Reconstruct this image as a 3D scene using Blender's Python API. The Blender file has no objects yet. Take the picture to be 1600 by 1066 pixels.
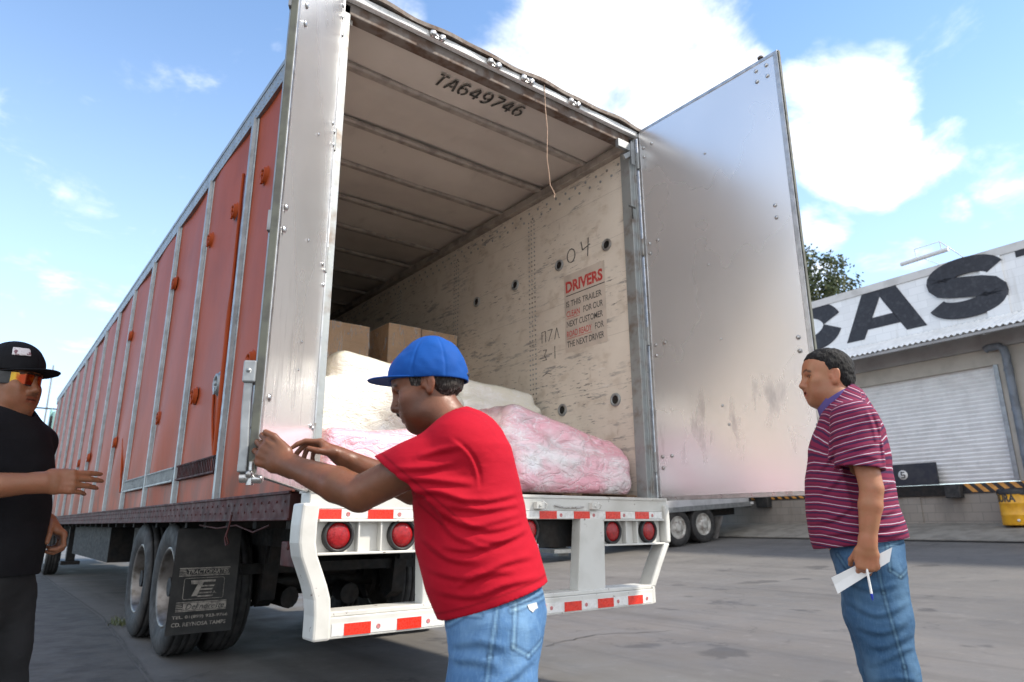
import bpy, bmesh, math, random
import numpy as np
from mathutils import Vector, Matrix
random.seed(7); RNG = np.random.RandomState(7)
D = bpy.data; SC = bpy.context.scene; COL = SC.collection
R = math.radians

# ------------------------------------------------------------------ camera
cam = D.cameras.new('camera'); camo = D.objects.new('camera', cam); COL.objects.link(camo)
_r = Vector((0.79279387, -0.60947328, -0.00449423)); _u = Vector((-0.15457236, -0.20818721, 0.96579784)); _f = Vector((0.58956362, 0.76498393, 0.25925726))
_m = Matrix((_r, _u, -_f)).transposed().to_4x4(); _m.translation = Vector((-1.2497, -3.2887, 1.0043)); camo.matrix_world = _m
cam.sensor_width = 36; cam.lens = 36 * 1059.96 / 1600; cam.clip_end = 3000; cam.clip_start = 0.05
SC.camera = camo
cam.dof.use_dof = True; cam.dof.focus_distance = 3.1; cam.dof.aperture_fstop = 3.5

# ------------------------------------------------------------------ light
SUN_DIR = Vector((0.52, -0.50, 0.74)).normalized()
EL = math.asin(SUN_DIR.z); AZ = math.atan2(SUN_DIR.x, SUN_DIR.y)
sl = D.lights.new('sun', 'SUN'); sl.energy = 3.0; sl.angle = R(3.5); sl.color = (1, .92, .80)
so = D.objects.new('sun', sl); COL.objects.link(so); so.rotation_euler = (-SUN_DIR).to_track_quat('-Z', 'Y').to_euler(); so.location = (6, -8, 12)
SC.view_settings.view_transform = 'Standard'; SC.view_settings.look = 'None'; SC.view_settings.gamma = 1; SC.view_settings.exposure = 0.95
W = D.worlds.new('World'); SC.world = W; W.use_nodes = True
nt = W.node_tree; nt.nodes.clear()
def wn(t, **k):
    n = nt.nodes.new(t)
    for a, b in k.items(): setattr(n, a, b)
    return n
def wl(a, b): nt.links.new(a, b)
sky = wn('ShaderNodeTexSky', sky_type='NISHITA', sun_disc=False, sun_elevation=EL, sun_rotation=AZ, air_density=1.0, dust_density=.3, ozone_density=3.5)
tc = wn('ShaderNodeTexCoord')
def wmath(op, a, b=None, c=None, clamp=False):
    n = wn('ShaderNodeMath', operation=op, use_clamp=clamp)
    for i, v in enumerate((a, b, c)):
        if v is None: continue
        if isinstance(v, (int, float)): n.inputs[i].default_value = v
        else: wl(v, n.inputs[i])
    return n.outputs[0]
sep = wn('ShaderNodeSeparateXYZ'); wl(tc.outputs['Generated'], sep.inputs[0])
zz = wmath('ADD', wmath('MAXIMUM', sep.outputs[2], 0.0), 0.22)
cx = wmath('DIVIDE', sep.outputs[0], zz); cy = wmath('DIVIDE', sep.outputs[1], zz)
cmb = wn('ShaderNodeCombineXYZ'); wl(cx, cmb.inputs[0]); wl(cy, cmb.inputs[1])
ns = wn('ShaderNodeTexNoise'); wl(cmb.outputs[0], ns.inputs['Vector']); ns.inputs['Scale'].default_value = 5.2; ns.inputs['Detail'].default_value = 12; ns.inputs['Roughness'].default_value = .6; ns.inputs['Distortion'].default_value = .3
# cloud banks, the visible ones first: direction (unit vector) and angular size of each
banks = [((0.542, 0.559, 0.628), 8.1, 1.00), ((0.624, 0.487, 0.611), 8.1, 1.00), ((0.518, 0.612, 0.598), 5.9, 0.90), ((0.667, 0.495, 0.556), 5.4, 0.90), ((0.615, 0.564, 0.552), 4.3, 0.80), ((0.698, 0.445, 0.561), 4.3, 0.75), ((0.451, 0.653, 0.608), 2.7, 0.55), ((0.794, 0.347, 0.500), 5.4, 1.00), ((0.825, 0.346, 0.446), 4.9, 0.95), ((0.764, 0.370, 0.528), 3.2, 0.80), ((0.832, 0.404, 0.381), 2.7, 0.75), ((0.845, 0.434, 0.312), 2.2, 0.60), ((0.861, 0.256, 0.439), 2.2, 0.5),((0.886, 0.209, 0.413), 3.2, 0.5), ((0.885, 0.187, 0.427), 2.4, 0.5),((0.897, 0.224, 0.381), 2.0, 0.5),((0.891, 0.271, 0.365), 1.4, 0.50), ((0.073, 0.959, 0.275), 2.2, 0.30), ((0.038, 0.959, 0.280), 1.6, 0.36), ((0.114, 0.954, 0.277), 1.6, 0.36), ((0.219, 0.767, 0.603), 1.2, 0.36), ((0.341, 0.679, 0.651), 2.7, 0.60), ((0.439, 0.622, 0.648), 2.2, 0.40), ((0.790, 0.292, 0.540), 2.2, 0.55),
         ((-.55, -.55, .62), 46, 1.15), ((.1, -.85, .5), 38, 1.1), ((-.9, .1, .35), 24, .9), ((.85, -.45, .3), 16, .8)]  # broad banks out of view, added to whiten and raise the ambient light
acc = None
for d, deg, wgt in banks:
    d = Vector(d).normalized()
    dt = wn('ShaderNodeVectorMath', operation='DOT_PRODUCT'); nrm = wn('ShaderNodeVectorMath', operation='NORMALIZE'); wl(tc.outputs['Generated'], nrm.inputs[0])
    wl(nrm.outputs[0], dt.inputs[0]); dt.inputs[1].default_value = d
    mr = wn('ShaderNodeMapRange', interpolation_type='SMOOTHSTEP'); wl(dt.outputs['Value'], mr.inputs['Value'])
    mr.inputs['From Min'].default_value = math.cos(R(deg * 1.12)); mr.inputs['From Max'].default_value = math.cos(R(deg * .4)); mr.inputs['To Min'].default_value = 0; mr.inputs['To Max'].default_value = wgt
    acc = mr.outputs[0] if acc is None else wmath('MAXIMUM', acc, mr.outputs[0])
dens = wmath('ADD', wmath('MULTIPLY', acc, .66), wmath('MULTIPLY', wmath('SUBTRACT', ns.outputs[0], .5), 1.9))
cm = wn('ShaderNodeMapRange', interpolation_type='SMOOTHSTEP'); wl(dens, cm.inputs['Value']); cm.inputs['From Min'].default_value = .10; cm.inputs['From Max'].default_value = .78
cfac = wmath('MULTIPLY', cm.outputs[0], .96)
# thin high veil that pales the blue towards the horizon
veil = wn('ShaderNodeMapRange', interpolation_type='SMOOTHSTEP'); wl(sep.outputs[2], veil.inputs['Value']); veil.inputs['From Min'].default_value = .72; veil.inputs['From Max'].default_value = .0; veil.inputs['To Min'].default_value = .10; veil.inputs['To Max'].default_value = .5
mx0 = wn('ShaderNodeMixRGB'); hs = wn('ShaderNodeHueSaturation'); hs.inputs['Saturation'].default_value = 1.2; wl(sky.outputs[0], hs.inputs['Color']); wl(veil.outputs[0], mx0.inputs[0]); wl(hs.outputs[0], mx0.inputs[1]); mx0.inputs[2].default_value = (6.0, 7.3, 8.8, 1)
mx = wn('ShaderNodeMixRGB'); wl(cfac, mx.inputs[0]); wl(mx0.outputs[0], mx.inputs[1]); mx.inputs[2].default_value = (6.6, 6.65, 6.8, 1)
bg = wn('ShaderNodeBackground'); wl(mx.outputs[0], bg.inputs[0]); bg.inputs[1].default_value = 0.135
wo = wn('ShaderNodeOutputWorld'); wl(bg.outputs[0], wo.inputs[0])

# ------------------------------------------------------------------ materials
class NT:
    def __init__(s, name):
        s.m = D.materials.new(name); s.m.use_nodes = True; s.t = s.m.node_tree; s.b = s.t.nodes['Principled BSDF']
        s.tc = s.n('ShaderNodeTexCoord')
    def n(s, t, **k):
        n = s.t.nodes.new(t)
        for a, b in k.items(): setattr(n, a, b)
        return n
    def put(s, sock, v):
        if hasattr(v, 'is_output'): s.t.links.new(v, sock)
        elif isinstance(v, (tuple, list)): sock.default_value = (*v, 1) if len(v) == 3 and len(sock.default_value) == 4 else v
        else: sock.default_value = v
    def set(s, k, v): s.put(s.b.inputs[k], v)
    def coord(s, stretch=(1, 1, 1), rot=(0, 0, 0), loc=(0, 0, 0)):
        mp = s.n('ShaderNodeMapping'); s.t.links.new(s.tc.outputs['Object'], mp.inputs[0]); mp.inputs['Scale'].default_value = stretch; mp.inputs['Rotation'].default_value = rot; mp.inputs['Location'].default_value = loc
        return mp.outputs[0]
    def noise(s, scale, detail=5, stretch=(1, 1, 1), rough=.55, dist=0, rot=(0, 0, 0), loc=(0, 0, 0)):
        n = s.n('ShaderNodeTexNoise'); s.t.links.new(s.coord(stretch, rot, loc), n.inputs['Vector']); n.inputs['Scale'].default_value = scale; n.inputs['Detail'].default_value = detail; n.inputs['Roughness'].default_value = rough; n.inputs['Distortion'].default_value = dist
        return n.outputs[0]
    def ramp(s, v, lo, hi, a=0., b=1.):
        n = s.n('ShaderNodeMapRange', interpolation_type='SMOOTHSTEP'); s.put(n.inputs[0], v)
        for i, x in zip((1, 2, 3, 4), (lo, hi, a, b)): n.inputs[i].default_value = x
        return n.outputs[0]
    def mix(s, f, a, b, mode='MIX'):
        n = s.n('ShaderNodeMixRGB', blend_type=mode); s.put(n.inputs[0], f); s.put(n.inputs[1], a); s.put(n.inputs[2], b); return n.outputs[0]
    def math(s, op, a, b=0., c=None):
        n = s.n('ShaderNodeMath', operation=op); s.put(n.inputs[0], a); s.put(n.inputs[1], b)
        if c is not None: s.put(n.inputs[2], c)
        return n.outputs[0]
    def bump(s, h, strength=.3, dist=.01, prev=None):
        n = s.n('ShaderNodeBump'); s.put(n.inputs['Height'], h); n.inputs['Strength'].default_value = strength; n.inputs['Distance'].default_value = dist
        if prev is not None: s.t.links.new(prev, n.inputs['Normal'])
        s.t.links.new(n.outputs[0], s.b.inputs['Normal']); return n.outputs[0]
    def xyz(s):
        n = s.n('ShaderNodeSeparateXYZ'); s.t.links.new(s.tc.outputs['Object'], n.inputs[0]); return n.outputs
def mat(name, col, col2=None, scale=6, rough=.5, metal=0., bump=0., bscale=60, stretch=(1, 1, 1), lo=.4, hi=.65, rvar=.1, detail=6, spec=None):
    t = NT(name); c2 = col2 or tuple(c * .72 for c in col)
    nz = t.noise(scale, detail, stretch)
    t.set('Base Color', t.mix(t.ramp(nz, lo, hi), col, c2)); t.set('Metallic', metal)
    t.set('Roughness', t.ramp(t.noise(scale * 2.3, 4, stretch, loc=(3, 1, 2)), .3, .7, max(.02, rough - rvar), min(1, rough + rvar)))
    if spec is not None: t.set('Specular IOR Level', spec)
    if bump: t.bump(t.noise(bscale, 4, stretch), bump, .004)
    return t.m
MT = {}
def m_orange():
    t = NT('orange_side_paint'); z = t.xyz()[2]
    base = t.mix(t.ramp(t.noise(2.2, 6), .35, .7), (.36, .060, .013), (.30, .050, .012))
    low = t.ramp(z, 1.75, 1.2); grime = t.math('MULTIPLY', low, t.ramp(t.noise(7, 8, (1, 1, .5)), .36, .66))
    c = t.mix(t.math('MULTIPLY', grime, .8), base, (.16, .055, .03))
    streak = t.math('MULTIPLY', t.ramp(t.noise(9, 5, (1, 3, .12)), .58, .75), .14)
    c = t.mix(streak, c, (.36, .085, .04))
    t.set('Base Color', c); t.set('Roughness', .46); t.set('Specular IOR Level', .10)
    t.bump(t.noise(1.6, 3, (1, 1.6, .5)), .18, .03); return t.m
MT['orange'] = m_orange()
def m_alu(name, col=(.82, .82, .825), r0=.24, r1=.3, smudge=.4):
    t = NT(name); z = t.xyz()[2]
    sm = t.math('MULTIPLY', t.ramp(t.noise(5, 8, (1, 1.6, .4), .65), .52, .72), t.math('MULTIPLY', t.ramp(z, 2.0, 1.75), t.ramp(z, 1.3, 1.5)))
    c = t.mix(t.math('MULTIPLY', sm, smudge), t.mix(t.ramp(t.noise(1.2, 3, (1, 1, .3)), .3, .7), col, tuple(x * .95 for x in col)), (.10, .085, .08))
    t.set('Base Color', c); t.set('Metallic', .70)
    t.set('Roughness', t.math('ADD', t.ramp(t.noise(1.1, 3), .3, .7, r0, r1), t.math('MULTIPLY', sm, .10)))
    return t.m
MT['alu'] = m_alu('door_sheet_aluminium'); MT['alu2'] = mat('extruded_aluminium', (.5, .5, .5), (.38, .38, .38), 14, .36, .9, .1, 120)
MT['galv'] = mat('galvanised_post', (.33, .345, .35), (.24, .25, .255), 9, .46, .6, .1, 90, lo=.35, hi=.7)
MT['frame'] = mat('weathered_frame_steel', (.34, .36, .36), (.22, .18, .15), 8, .5, .5, .25, 60, lo=.45, hi=.75)
MT['steel'] = mat('bright_steel', (.55, .55, .55), (.35, .33, .31), 20, .33, .95)
MT['darksteel'] = mat('dark_chassis_steel', (.009, .0085, .0085), (.02, .015, .012), 9, .7, .2, .3, 40)
MT['maroon'] = mat('maroon_rail_paint', (.075, .024, .022), (.045, .02, .018), 7, .6, 0, .12, 50, spec=.15)
def m_white():
    t = NT('chipped_white_paint')
    c = t.mix(t.ramp(t.noise(4, 6), .4, .7), (.62, .612, .575), (.52, .51, .47))
    chip = t.ramp(t.noise(14, 9, rough=.66), .63, .66); run = t.ramp(t.noise(16, 4, (1, 1, .15)), .66, .8)
    c = t.mix(t.math('MULTIPLY', run, .35), c, (.35, .22, .13)); c = t.mix(t.math('MULTIPLY', chip, .85), c, (.14, .09, .06))
    t.set('Base Color', c); t.set('Roughness', .4); t.bump(t.noise(9, 5), .12, .01); return t.m
MT['white'] = m_white()
MT['rubber'] = mat('tyre_rubber', (.022, .022, .022), (.045, .042, .04), 8, .75, 0, .25, 80)
MT['rim'] = mat('wheel_rim_paint', (.55, .54, .5), (.3, .27, .24), 8, .45, .1, .1, 60)
MT['rimdark'] = mat('dull_steel_rim', (.22, .20, .185), (.10, .085, .07), 8, .4, .6, .1, 60)
MT['redlens'] = mat('red_lens', (.34, .010, .013), (.24, .007, .010), 60, .14, 0, .5, 160)
MT['redtape'] = mat('red_reflective_tape', (.72, .03, .012), (.6, .025, .012), 40, .3)
MT['whitetape'] = mat('white_reflective_tape', (.74, .73, .71), (.64, .63, .6), 40, .3)
MT['pinkmark'] = mat('pink_print', (.62, .2, .2), None, 40, .5)
MT['black'] = mat('black_plastic', (.016, .016, .017), (.03, .03, .03), 12, .5, 0, .1, 90)
MT['seal'] = mat('grey_green_rubber_seal', (.12, .125, .1), (.08, .08, .07), 12, .7)
MT['wood'] = mat('floor_planks', (.16, .1, .06), (.075, .05, .035), 5, .7, 0, .3, 60, (6, .6, 1))
MT['inkblack'] = mat('black_stencil_ink', (.03, .03, .028), (.09, .085, .075), 40, .7)
MT['inkred'] = mat('red_decal_ink', (.5, .03, .03), (.55, .12, .1), 45, .6)
MT['inkgrey'] = mat('worn_black_ink', (.05, .05, .05), (.3, .27, .23), 48, .7, lo=.5, hi=.7)
MT['rust'] = mat('rusty_header_steel', (.17, .14, .12), (.1, .06, .04), 12, .75, .1, .35, 50)
def m_ceil():
    t = NT('roof_liner')
    c = t.mix(t.ramp(t.noise(1.3, 7), .35, .7), (.60, .55, .49), (.50, .455, .41)); c = t.mix(t.math('MULTIPLY', t.ramp(t.noise(5, 8, (1, .4, 1)), .6, .8), .4), c, (.32, .29, .26))
    t.set('Base Color', c); t.set('Roughness', .65); t.bump(t.noise(3, 3), .22, .02); return t.m
MT['ceil'] = m_ceil()
def m_wall():
    t = NT('scuffed_wall_liner'); y, z = t.xyz()[1], t.xyz()[2]
    c = t.mix(t.ramp(t.noise(1.8, 7), .3, .7), (.76, .69, .59), (.66, .59, .5))
    c = t.mix(t.math('MULTIPLY', t.ramp(t.noise(9, 8, (1, .7, 1)), .52, .72), .38), c, (.4, .31, .22))
    s1 = t.ramp(t.noise(7, 9, (1, .42, 2.6), .68, rot=(R(-5), 0, 0)), .555, .62)            # dragged scuffs
    s2 = t.ramp(t.noise(19, 9, (1, .5, 3.4), .7, rot=(R(6), 0, 0), loc=(0, 2, 5)), .578, .63)
    s3 = t.ramp(t.noise(30, 6, (1, 1, 1), .6, loc=(1, 7, 3)), .70, .73)
    cl = t.ramp(t.noise(1.7, 5, loc=(9, 4, 2)), .42, .62); c = t.mix(t.math('MULTIPLY', t.math('MULTIPLY', s1, cl), .75), c, (.17, .17, .175)); c = t.mix(t.math('MULTIPLY', t.math('MULTIPLY', s2, t.ramp(t.noise(2.6, 5, loc=(2, 8, 2)), .40, .6)), .9), c, (.085, .08, .08)); c = t.mix(t.math('MULTIPLY', s3, .85), c, (.11, .07, .05))
    s4 = t.ramp(t.noise(11, 8, (1, .5, 3.0), .66, loc=(4, 1, 8)), .62, .68); c = t.mix(t.math('MULTIPLY', s4, .5), c, (.78, .75, .7))
    st = t.ramp(t.noise(3.2, 8, (1, 1.6, .8), .62, loc=(2, 3, 1)), .64, .74); c = t.mix(t.math('MULTIPLY', st, .55), c, (.24, .15, .07))
    seam = t.ramp(t.math('ABSOLUTE', t.math('SUBTRACT', t.math('FRACT', t.math('MULTIPLY', z, 2.46)), .5)), .492, .498)
    c = t.mix(t.math('MULTIPLY', seam, .35), c, (.2, .17, .14))
    t.set('Base Color', c); t.set('Roughness', .62); b = t.bump(t.noise(22, 7, (1, .6, 2)), .3, .006); return t.m
MT['wall'] = m_wall()
def m_yard():
    t = NT('yard_concrete')
    c = t.mix(t.ramp(t.noise(.45, 7), .32, .7), (.150, .140, .128), (.108, .101, .093))
    c = t.mix(t.math('MULTIPLY', t.ramp(t.noise(1.6, 9, (1, .5, 1), .65), .5, .72), .5), c, (.115, .11, .105))
    c = t.mix(t.math('MULTIPLY', t.ramp(t.noise(7, 8), .58, .72), .4), c, (.21, .2, .185))
    c = t.mix(t.math('MULTIPLY', t.ramp(t.noise(2.4, 6, loc=(5, 3, 1)), .66, .74), .5), c, (.05, .048, .045))
    c = t.mix(t.math('MULTIPLY', t.ramp(t.noise(1.3, 7, (1.6, .10, 1), .62, rot=(0, 0, R(-18))), .5, .68), .5), c, (.07, .066, .061)); c = t.mix(t.math('MULTIPLY', t.ramp(t.noise(3.4, 7, (1.3, .07, 1), .6, rot=(0, 0, R(-62))), .56, .70), .4), c, (.075, .07, .066))
    c = t.mix(t.math('MULTIPLY', t.ramp(t.noise(1.1, 4, loc=(7, 1, 1)), .63, .68), .7), c, (.045, .042, .04)); c = t.mix(t.math('MULTIPLY', t.ramp(t.noise(30, 5, loc=(2, 2, 2)), .70, .73), .7), c, (.30, .29, .27))
    v = t.n('ShaderNodeTexVoronoi', feature='DISTANCE_TO_EDGE'); w = t.n('ShaderNodeVectorMath', operation='ADD'); t.t.links.new(t.coord(), w.inputs[0])
    nn = t.n('ShaderNodeTexNoise'); t.t.links.new(t.coord(), nn.inputs[0]); nn.inputs['Scale'].default_value = 2.2; nn.inputs['Detail'].default_value = 6
    sc = t.n('ShaderNodeVectorMath', operation='SCALE'); t.t.links.new(nn.outputs[1], sc.inputs[0]); sc.inputs['Scale'].default_value = .9; t.t.links.new(sc.outputs[0], w.inputs[1])
    t.t.links.new(w.outputs[0], v.inputs['Vector']); v.inputs['Scale'].default_value = .3
    crack = t.math('MULTIPLY', t.ramp(v.outputs[0], .0045, .0015), t.ramp(t.noise(.9, 4), .45, .55))
    c = t.mix(t.math('MULTIPLY', crack, .5), c, (.03, .028, .026))
    grit = t.noise(190, 3); c = t.mix(t.math('MULTIPLY', t.ramp(grit, .55, .75), .35), c, (.24, .23, .22)); c = t.mix(t.math('MULTIPLY', t.ramp(grit, .42, .3), .4), c, (.08, .078, .075))
    t.set('Base Color', c); t.set('Roughness', t.ramp(t.noise(2, 5), .3, .7, .55, .8))
    b = t.bump(t.noise(150, 4), .35, .004); t.bump(t.noise(38, 5, (1, .12, 1)), .18, .005, b); return t.m
MT['yard'] = m_yard()
MT['strip'] = mat('shade_toned_concrete', (.10, .093, .083), (.066, .061, .055), 3.5, .75, 0, .4, 120)  # slab tone darkened to carry the shade left of the trailer
MT['apron'] = mat('beige_apron_concrete', (.27, .25, .215), (.19, .175, .15), 2.5, .8, 0, .3, 90)
MT['joint'] = mat('tar_joint', (.07, .066, .06), (.12, .113, .105), 12, .85)

# ------------------------------------------------------------------ mesh building
class MB:
    def __init__(s): s.v = []; s.f = []; s.mi = []; s.sm = []
    def add(s, vs, fs, mi=0, sm=False):
        o = len(s.v); s.v += [tuple(x) for x in vs]; s.f += [tuple(i + o for i in f) for f in fs]; s.mi += [mi] * len(fs); s.sm += [sm] * len(fs); return s
    def box(s, a, b, mi=0):
        (x0, y0, z0), (x1, y1, z1) = a, b
        return s.add([(x0, y0, z0), (x1, y0, z0), (x1, y1, z0), (x0, y1, z0), (x0, y0, z1), (x1, y0, z1), (x1, y1, z1), (x0, y1, z1)],
                     [(0, 3, 2, 1), (4, 5, 6, 7), (0, 1, 5, 4), (1, 2, 6, 5), (2, 3, 7, 6), (3, 0, 4, 7)], mi)
    def obox(s, c, ax, half, mi=0):
        c = Vector(c); A = [Vector(a) * h for a, h in zip(ax, half)]
        vs = [c + A[0] * i + A[1] * j + A[2] * k for k in (-1, 1) for i, j in ((-1, -1), (1, -1), (1, 1), (-1, 1))]
        return s.add(vs, [(0, 3, 2, 1), (4, 5, 6, 7), (0, 1, 5, 4), (1, 2, 6, 5), (2, 3, 7, 6), (3, 0, 4, 7)], mi)
    def beam(s, p, q, w, h, up=(0, 0, 1), mi=0):
        p, q = Vector(p), Vector(q); d = (q - p).normalized(); x = d.cross(Vector(up)).normalized(); y = x.cross(d)
        return s.obox((p + q) / 2, (x, y, d), (w / 2, h / 2, (q - p).length / 2), mi)
    def tube(s, pts, r, n=8, mi=0, closed=False, sm=True, caps=True):
        pts = [Vector(p) for p in pts]; rs = r if isinstance(r, (list, tuple)) else [r] * len(pts); o = []; prev = None
        for i, p in enumerate(pts):
            t = (pts[min(i + 1, len(pts) - 1)] - pts[max(i - 1, 0)])
            if closed: t = pts[(i + 1) % len(pts)] - pts[i - 1]
            t.normalize(); a = prev if prev is not None else (Vector((0, 0, 1)) if abs(t.z) < .9 else Vector((1, 0, 0)))
            x = (a - t * a.dot(t)).normalized(); prev = x; y = t.cross(x)
            o.append([p + (x * math.cos(k * 2 * math.pi / n) + y * math.sin(k * 2 * math.pi / n)) * rs[i] for k in range(n)])
        vs = [v for ring in o for v in ring]; fs = []; m = len(pts)
        for i in range(m if closed else m - 1):
            j = (i + 1) % m
            for k in range(n): fs.append((i * n + k, i * n + (k + 1) % n, j * n + (k + 1) % n, j * n + k))
        s.add(vs, fs, mi, sm)
        if caps and not closed: s.add(o[0][::-1], [tuple(range(n))], mi); s.add(o[-1], [tuple(range(n))], mi)
        return s
    def lathe(s, prof, c, ax, n=24, mi=0, sm=True, arc=2 * math.pi):
        """prof: (radius, offset along ax)"""
        c = Vector(c); ax = Vector(ax).normalized(); a = Vector((0, 0, 1)) if abs(ax.z) < .9 else Vector((1, 0, 0)); x = (a - ax * a.dot(ax)).normalized(); y = ax.cross(x)
        vs = []; m = len(prof)
        for k in range(n):
            u = x * math.cos(k * arc / n) + y * math.sin(k * arc / n)
            vs += [c + u * max(r, 1e-4) + ax * h for r, h in prof]
        fs = [(k * m + i, ((k + 1) % n) * m + i, ((k + 1) % n) * m + i + 1, k * m + i + 1) for k in range(n) for i in range(m - 1)]
        return s.add(vs, fs, mi, sm)
    def prism(s, poly, fn, h0, h1, mi=0):
        n = len(poly); vs = [fn(u, v, h0) for u, v in poly] + [fn(u, v, h1) for u, v in poly]
        return s.add(vs, [tuple(range(n))[::-1], tuple(range(n, 2 * n))] + [(i, (i + 1) % n, n + (i + 1) % n, n + i) for i in range(n)], mi)
    def grid(s, fn, nu, nv, mi=0, sm=True):
        vs = [fn(i / nu, j / nv) for i in range(nu + 1) for j in range(nv + 1)]; w = nv + 1
        return s.add(vs, [(i * w + j, (i + 1) * w + j, (i + 1) * w + j + 1, i * w + j + 1) for i in range(nu) for j in range(nv)], mi, sm)
    def rivet(s, p, nrm, r=.008, mi=0):
        return s.lathe([(r, 0), (r * .85, r * .35), (r * .4, r * .6), (0, r * .65)], p, nrm, 6, mi)
    def build(s, name, mats, parent=None, bevel=0, fix=False):
        me = D.meshes.new(name); me.from_pydata(s.v, [], s.f); ms = mats if isinstance(mats, (list, tuple)) else [mats]
        for m in ms: me.materials.append(m)
        me.polygons.foreach_set('material_index', s.mi); me.polygons.foreach_set('use_smooth', s.sm)
        if fix:
            b = bmesh.new(); b.from_mesh(me); bmesh.ops.recalc_face_normals(b, faces=b.faces); b.to_mesh(me); b.free()
        me.update(); return link(name, me, parent, bevel)
def link(name, me, parent=None, bevel=0):
    o = D.objects.new(name, me); COL.objects.link(o)
    if parent is not None:
        o.parent = parent; o.matrix_parent_inverse = world_of(parent).inverted()
    if bevel:
        b = o.modifiers.new('bevel', 'BEVEL'); b.width = bevel; b.segments = 2; b.limit_method = 'ANGLE'; b.angle_limit = R(40)
    return o
def world_of(o):
    m = Matrix.LocRotScale(o.location, o.rotation_euler, o.scale)
    if o.parent is not None: m = world_of(o.parent) @ o.matrix_parent_inverse @ m
    return m
def thing(name, loc, label, cat, group=None, rot=(0, 0, 0)):
    o = D.objects.new(name, None); COL.objects.link(o); o.location = loc; o.rotation_euler = rot; o.empty_display_size = .2
    return tag(o, label, cat, group)
def tag(o, label=None, cat=None, group=None, kind=None):
    for k, v in (('label', label), ('category', cat), ('group', group), ('kind', kind)):
        if v: o[k] = v
    return o
def copy_part(o, parent=None, off=(0, 0, 0)):
    c = o.copy(); COL.objects.link(c)
    if parent is not None: c.parent = parent; c.matrix_parent_inverse = o.matrix_parent_inverse.copy()
    c.location = Vector(o.location) + Vector(off)
    for ch in [k for k in D.objects if k.parent == o]: copy_part(ch, c)
    return c
def text_mesh(txt, size, bold=0., extrude=0., xs=1., align='LEFT', shear=0., space=1.):
    cu = D.curves.new('t', 'FONT'); cu.body = txt; cu.size = size; cu.offset = bold; cu.extrude = extrude; cu.align_x = align; cu.shear = shear; cu.space_character = space; cu.resolution_u = 3
    o = D.objects.new('t', cu); COL.objects.link(o); dg = bpy.context.evaluated_depsgraph_get(); dg.update()
    me = D.meshes.new_from_object(o.evaluated_get(dg)); D.objects.remove(o); D.curves.remove(cu)
    for v in me.vertices: v.co.x *= xs
    return me
def text(name, txt, size, org, X, Y, material, parent, width=None, height=None, **k):
    me = text_mesh(txt, size, **k)
    co = np.array([v.co[:] for v in me.vertices])
    if len(co) and (width or height):
        a, b = co.min(0), co.max(0); co[:, 0] -= a[0]
        if width: co[:, 0] *= width / (b[0] - a[0])
        if height: co[:, 1] = (co[:, 1] - a[1]) * height / (b[1] - a[1])
    X = np.array(X, float); Y = np.array(Y, float); N = np.cross(X, Y); o = np.array(org, float)
    w = o + co[:, :1] * X + co[:, 1:2] * Y + co[:, 2:3] * N
    for v, c in zip(me.vertices, w): v.co = c
    me.materials.clear(); me.materials.append(material); me.update(); me.name = name
    return link(name, me, parent)
def strokes(mb, segs, wd, fn, h0=0., h1=.002, mi=0):
    for pl in segs:
        for (a, b) in zip(pl[:-1], pl[1:]):
            d = Vector((b[0] - a[0], b[1] - a[1])); L = d.length; d /= L; n = Vector((-d.y, d.x)) * wd / 2
            q = [(a[0] - n.x, a[1] - n.y), (b[0] - n.x, b[1] - n.y), (b[0] + n.x, b[1] + n.y), (a[0] + n.x, a[1] + n.y)]
            mb.prism(q, fn, h0, h1, mi)
def arc(cx, cy, rx, ry, a0, a1, n=8): return [(cx + rx * math.cos(R(a0 + (a1 - a0) * i / n)), cy + ry * math.sin(R(a0 + (a1 - a0) * i / n))) for i in range(n + 1)]

# ------------------------------------------------------------------ facade frame (warehouse runs almost parallel to the trailer)
FP = np.array((17.384, 9.048)); FD = np.array((.07414, .99725)); FN = np.array((-.99725, .07414))
def F(s, o, z): q = FP - FD * s + FN * o; return (float(q[0]), float(q[1]), z)
FX = (-FD[0], -FD[1], 0); FO = (FN[0], FN[1], 0)
def ground_z(x, y):
    o = (np.array((x, y)) - FP) @ FN
    return float(.60 * min(1, max(0, (14 - o) / 12.3)) ** 2)

# ------------------------------------------------------------------ ground
g = MB()
def gfn(pts):
    vs = []
    for a, b in pts: q = FP - FD * a + FN * b; vs.append((q[0], q[1], ground_z(*q)))
    return vs
os_ = [1.7, 2.5, 3.5, 4.5, 5.5, 6.5, 7.5, 8.5, 9.5, 10.5, 11.5, 12.5, 13.3, 14, 60, 400]; ss_ = [-400, -40, 0, 10, 40, 400]
vs = gfn([(a, b) for b in os_ for a in ss_]); k = len(ss_)
g.add(vs, [(i * k + j, (i + 1) * k + j, (i + 1) * k + j + 1, i * k + j + 1) for i in range(len(os_) - 1) for j in range(k - 1)], 0, True)
g.add([F(400, -400, .6), F(-400, -400, .6), F(-400, 1.7, .6), F(400, 1.7, .6)], [(3, 2, 1, 0)])
tag(g.build('yard', MT['yard'], fix=True), kind='structure')
b = MB(); vs = []
rr = random.Random(3)
for i in range(90):
    y = -6 + i * .5; vs += [(-.17 + .23 * min(1, max(0, (y - 2) / 4)) + rr.uniform(-.012, .012) + .035, y, .0042), (-.17 + .23 * min(1, max(0, (y - 2) / 4)) + rr.uniform(-.006, .006) + .012, y, .0042)]
b.add(vs, [(2 * i, 2 * i + 1, 2 * i + 3, 2 * i + 2) for i in range(89)]); tag(b.build('expansion_joint', MT['joint'], fix=True), kind='structure')
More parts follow.
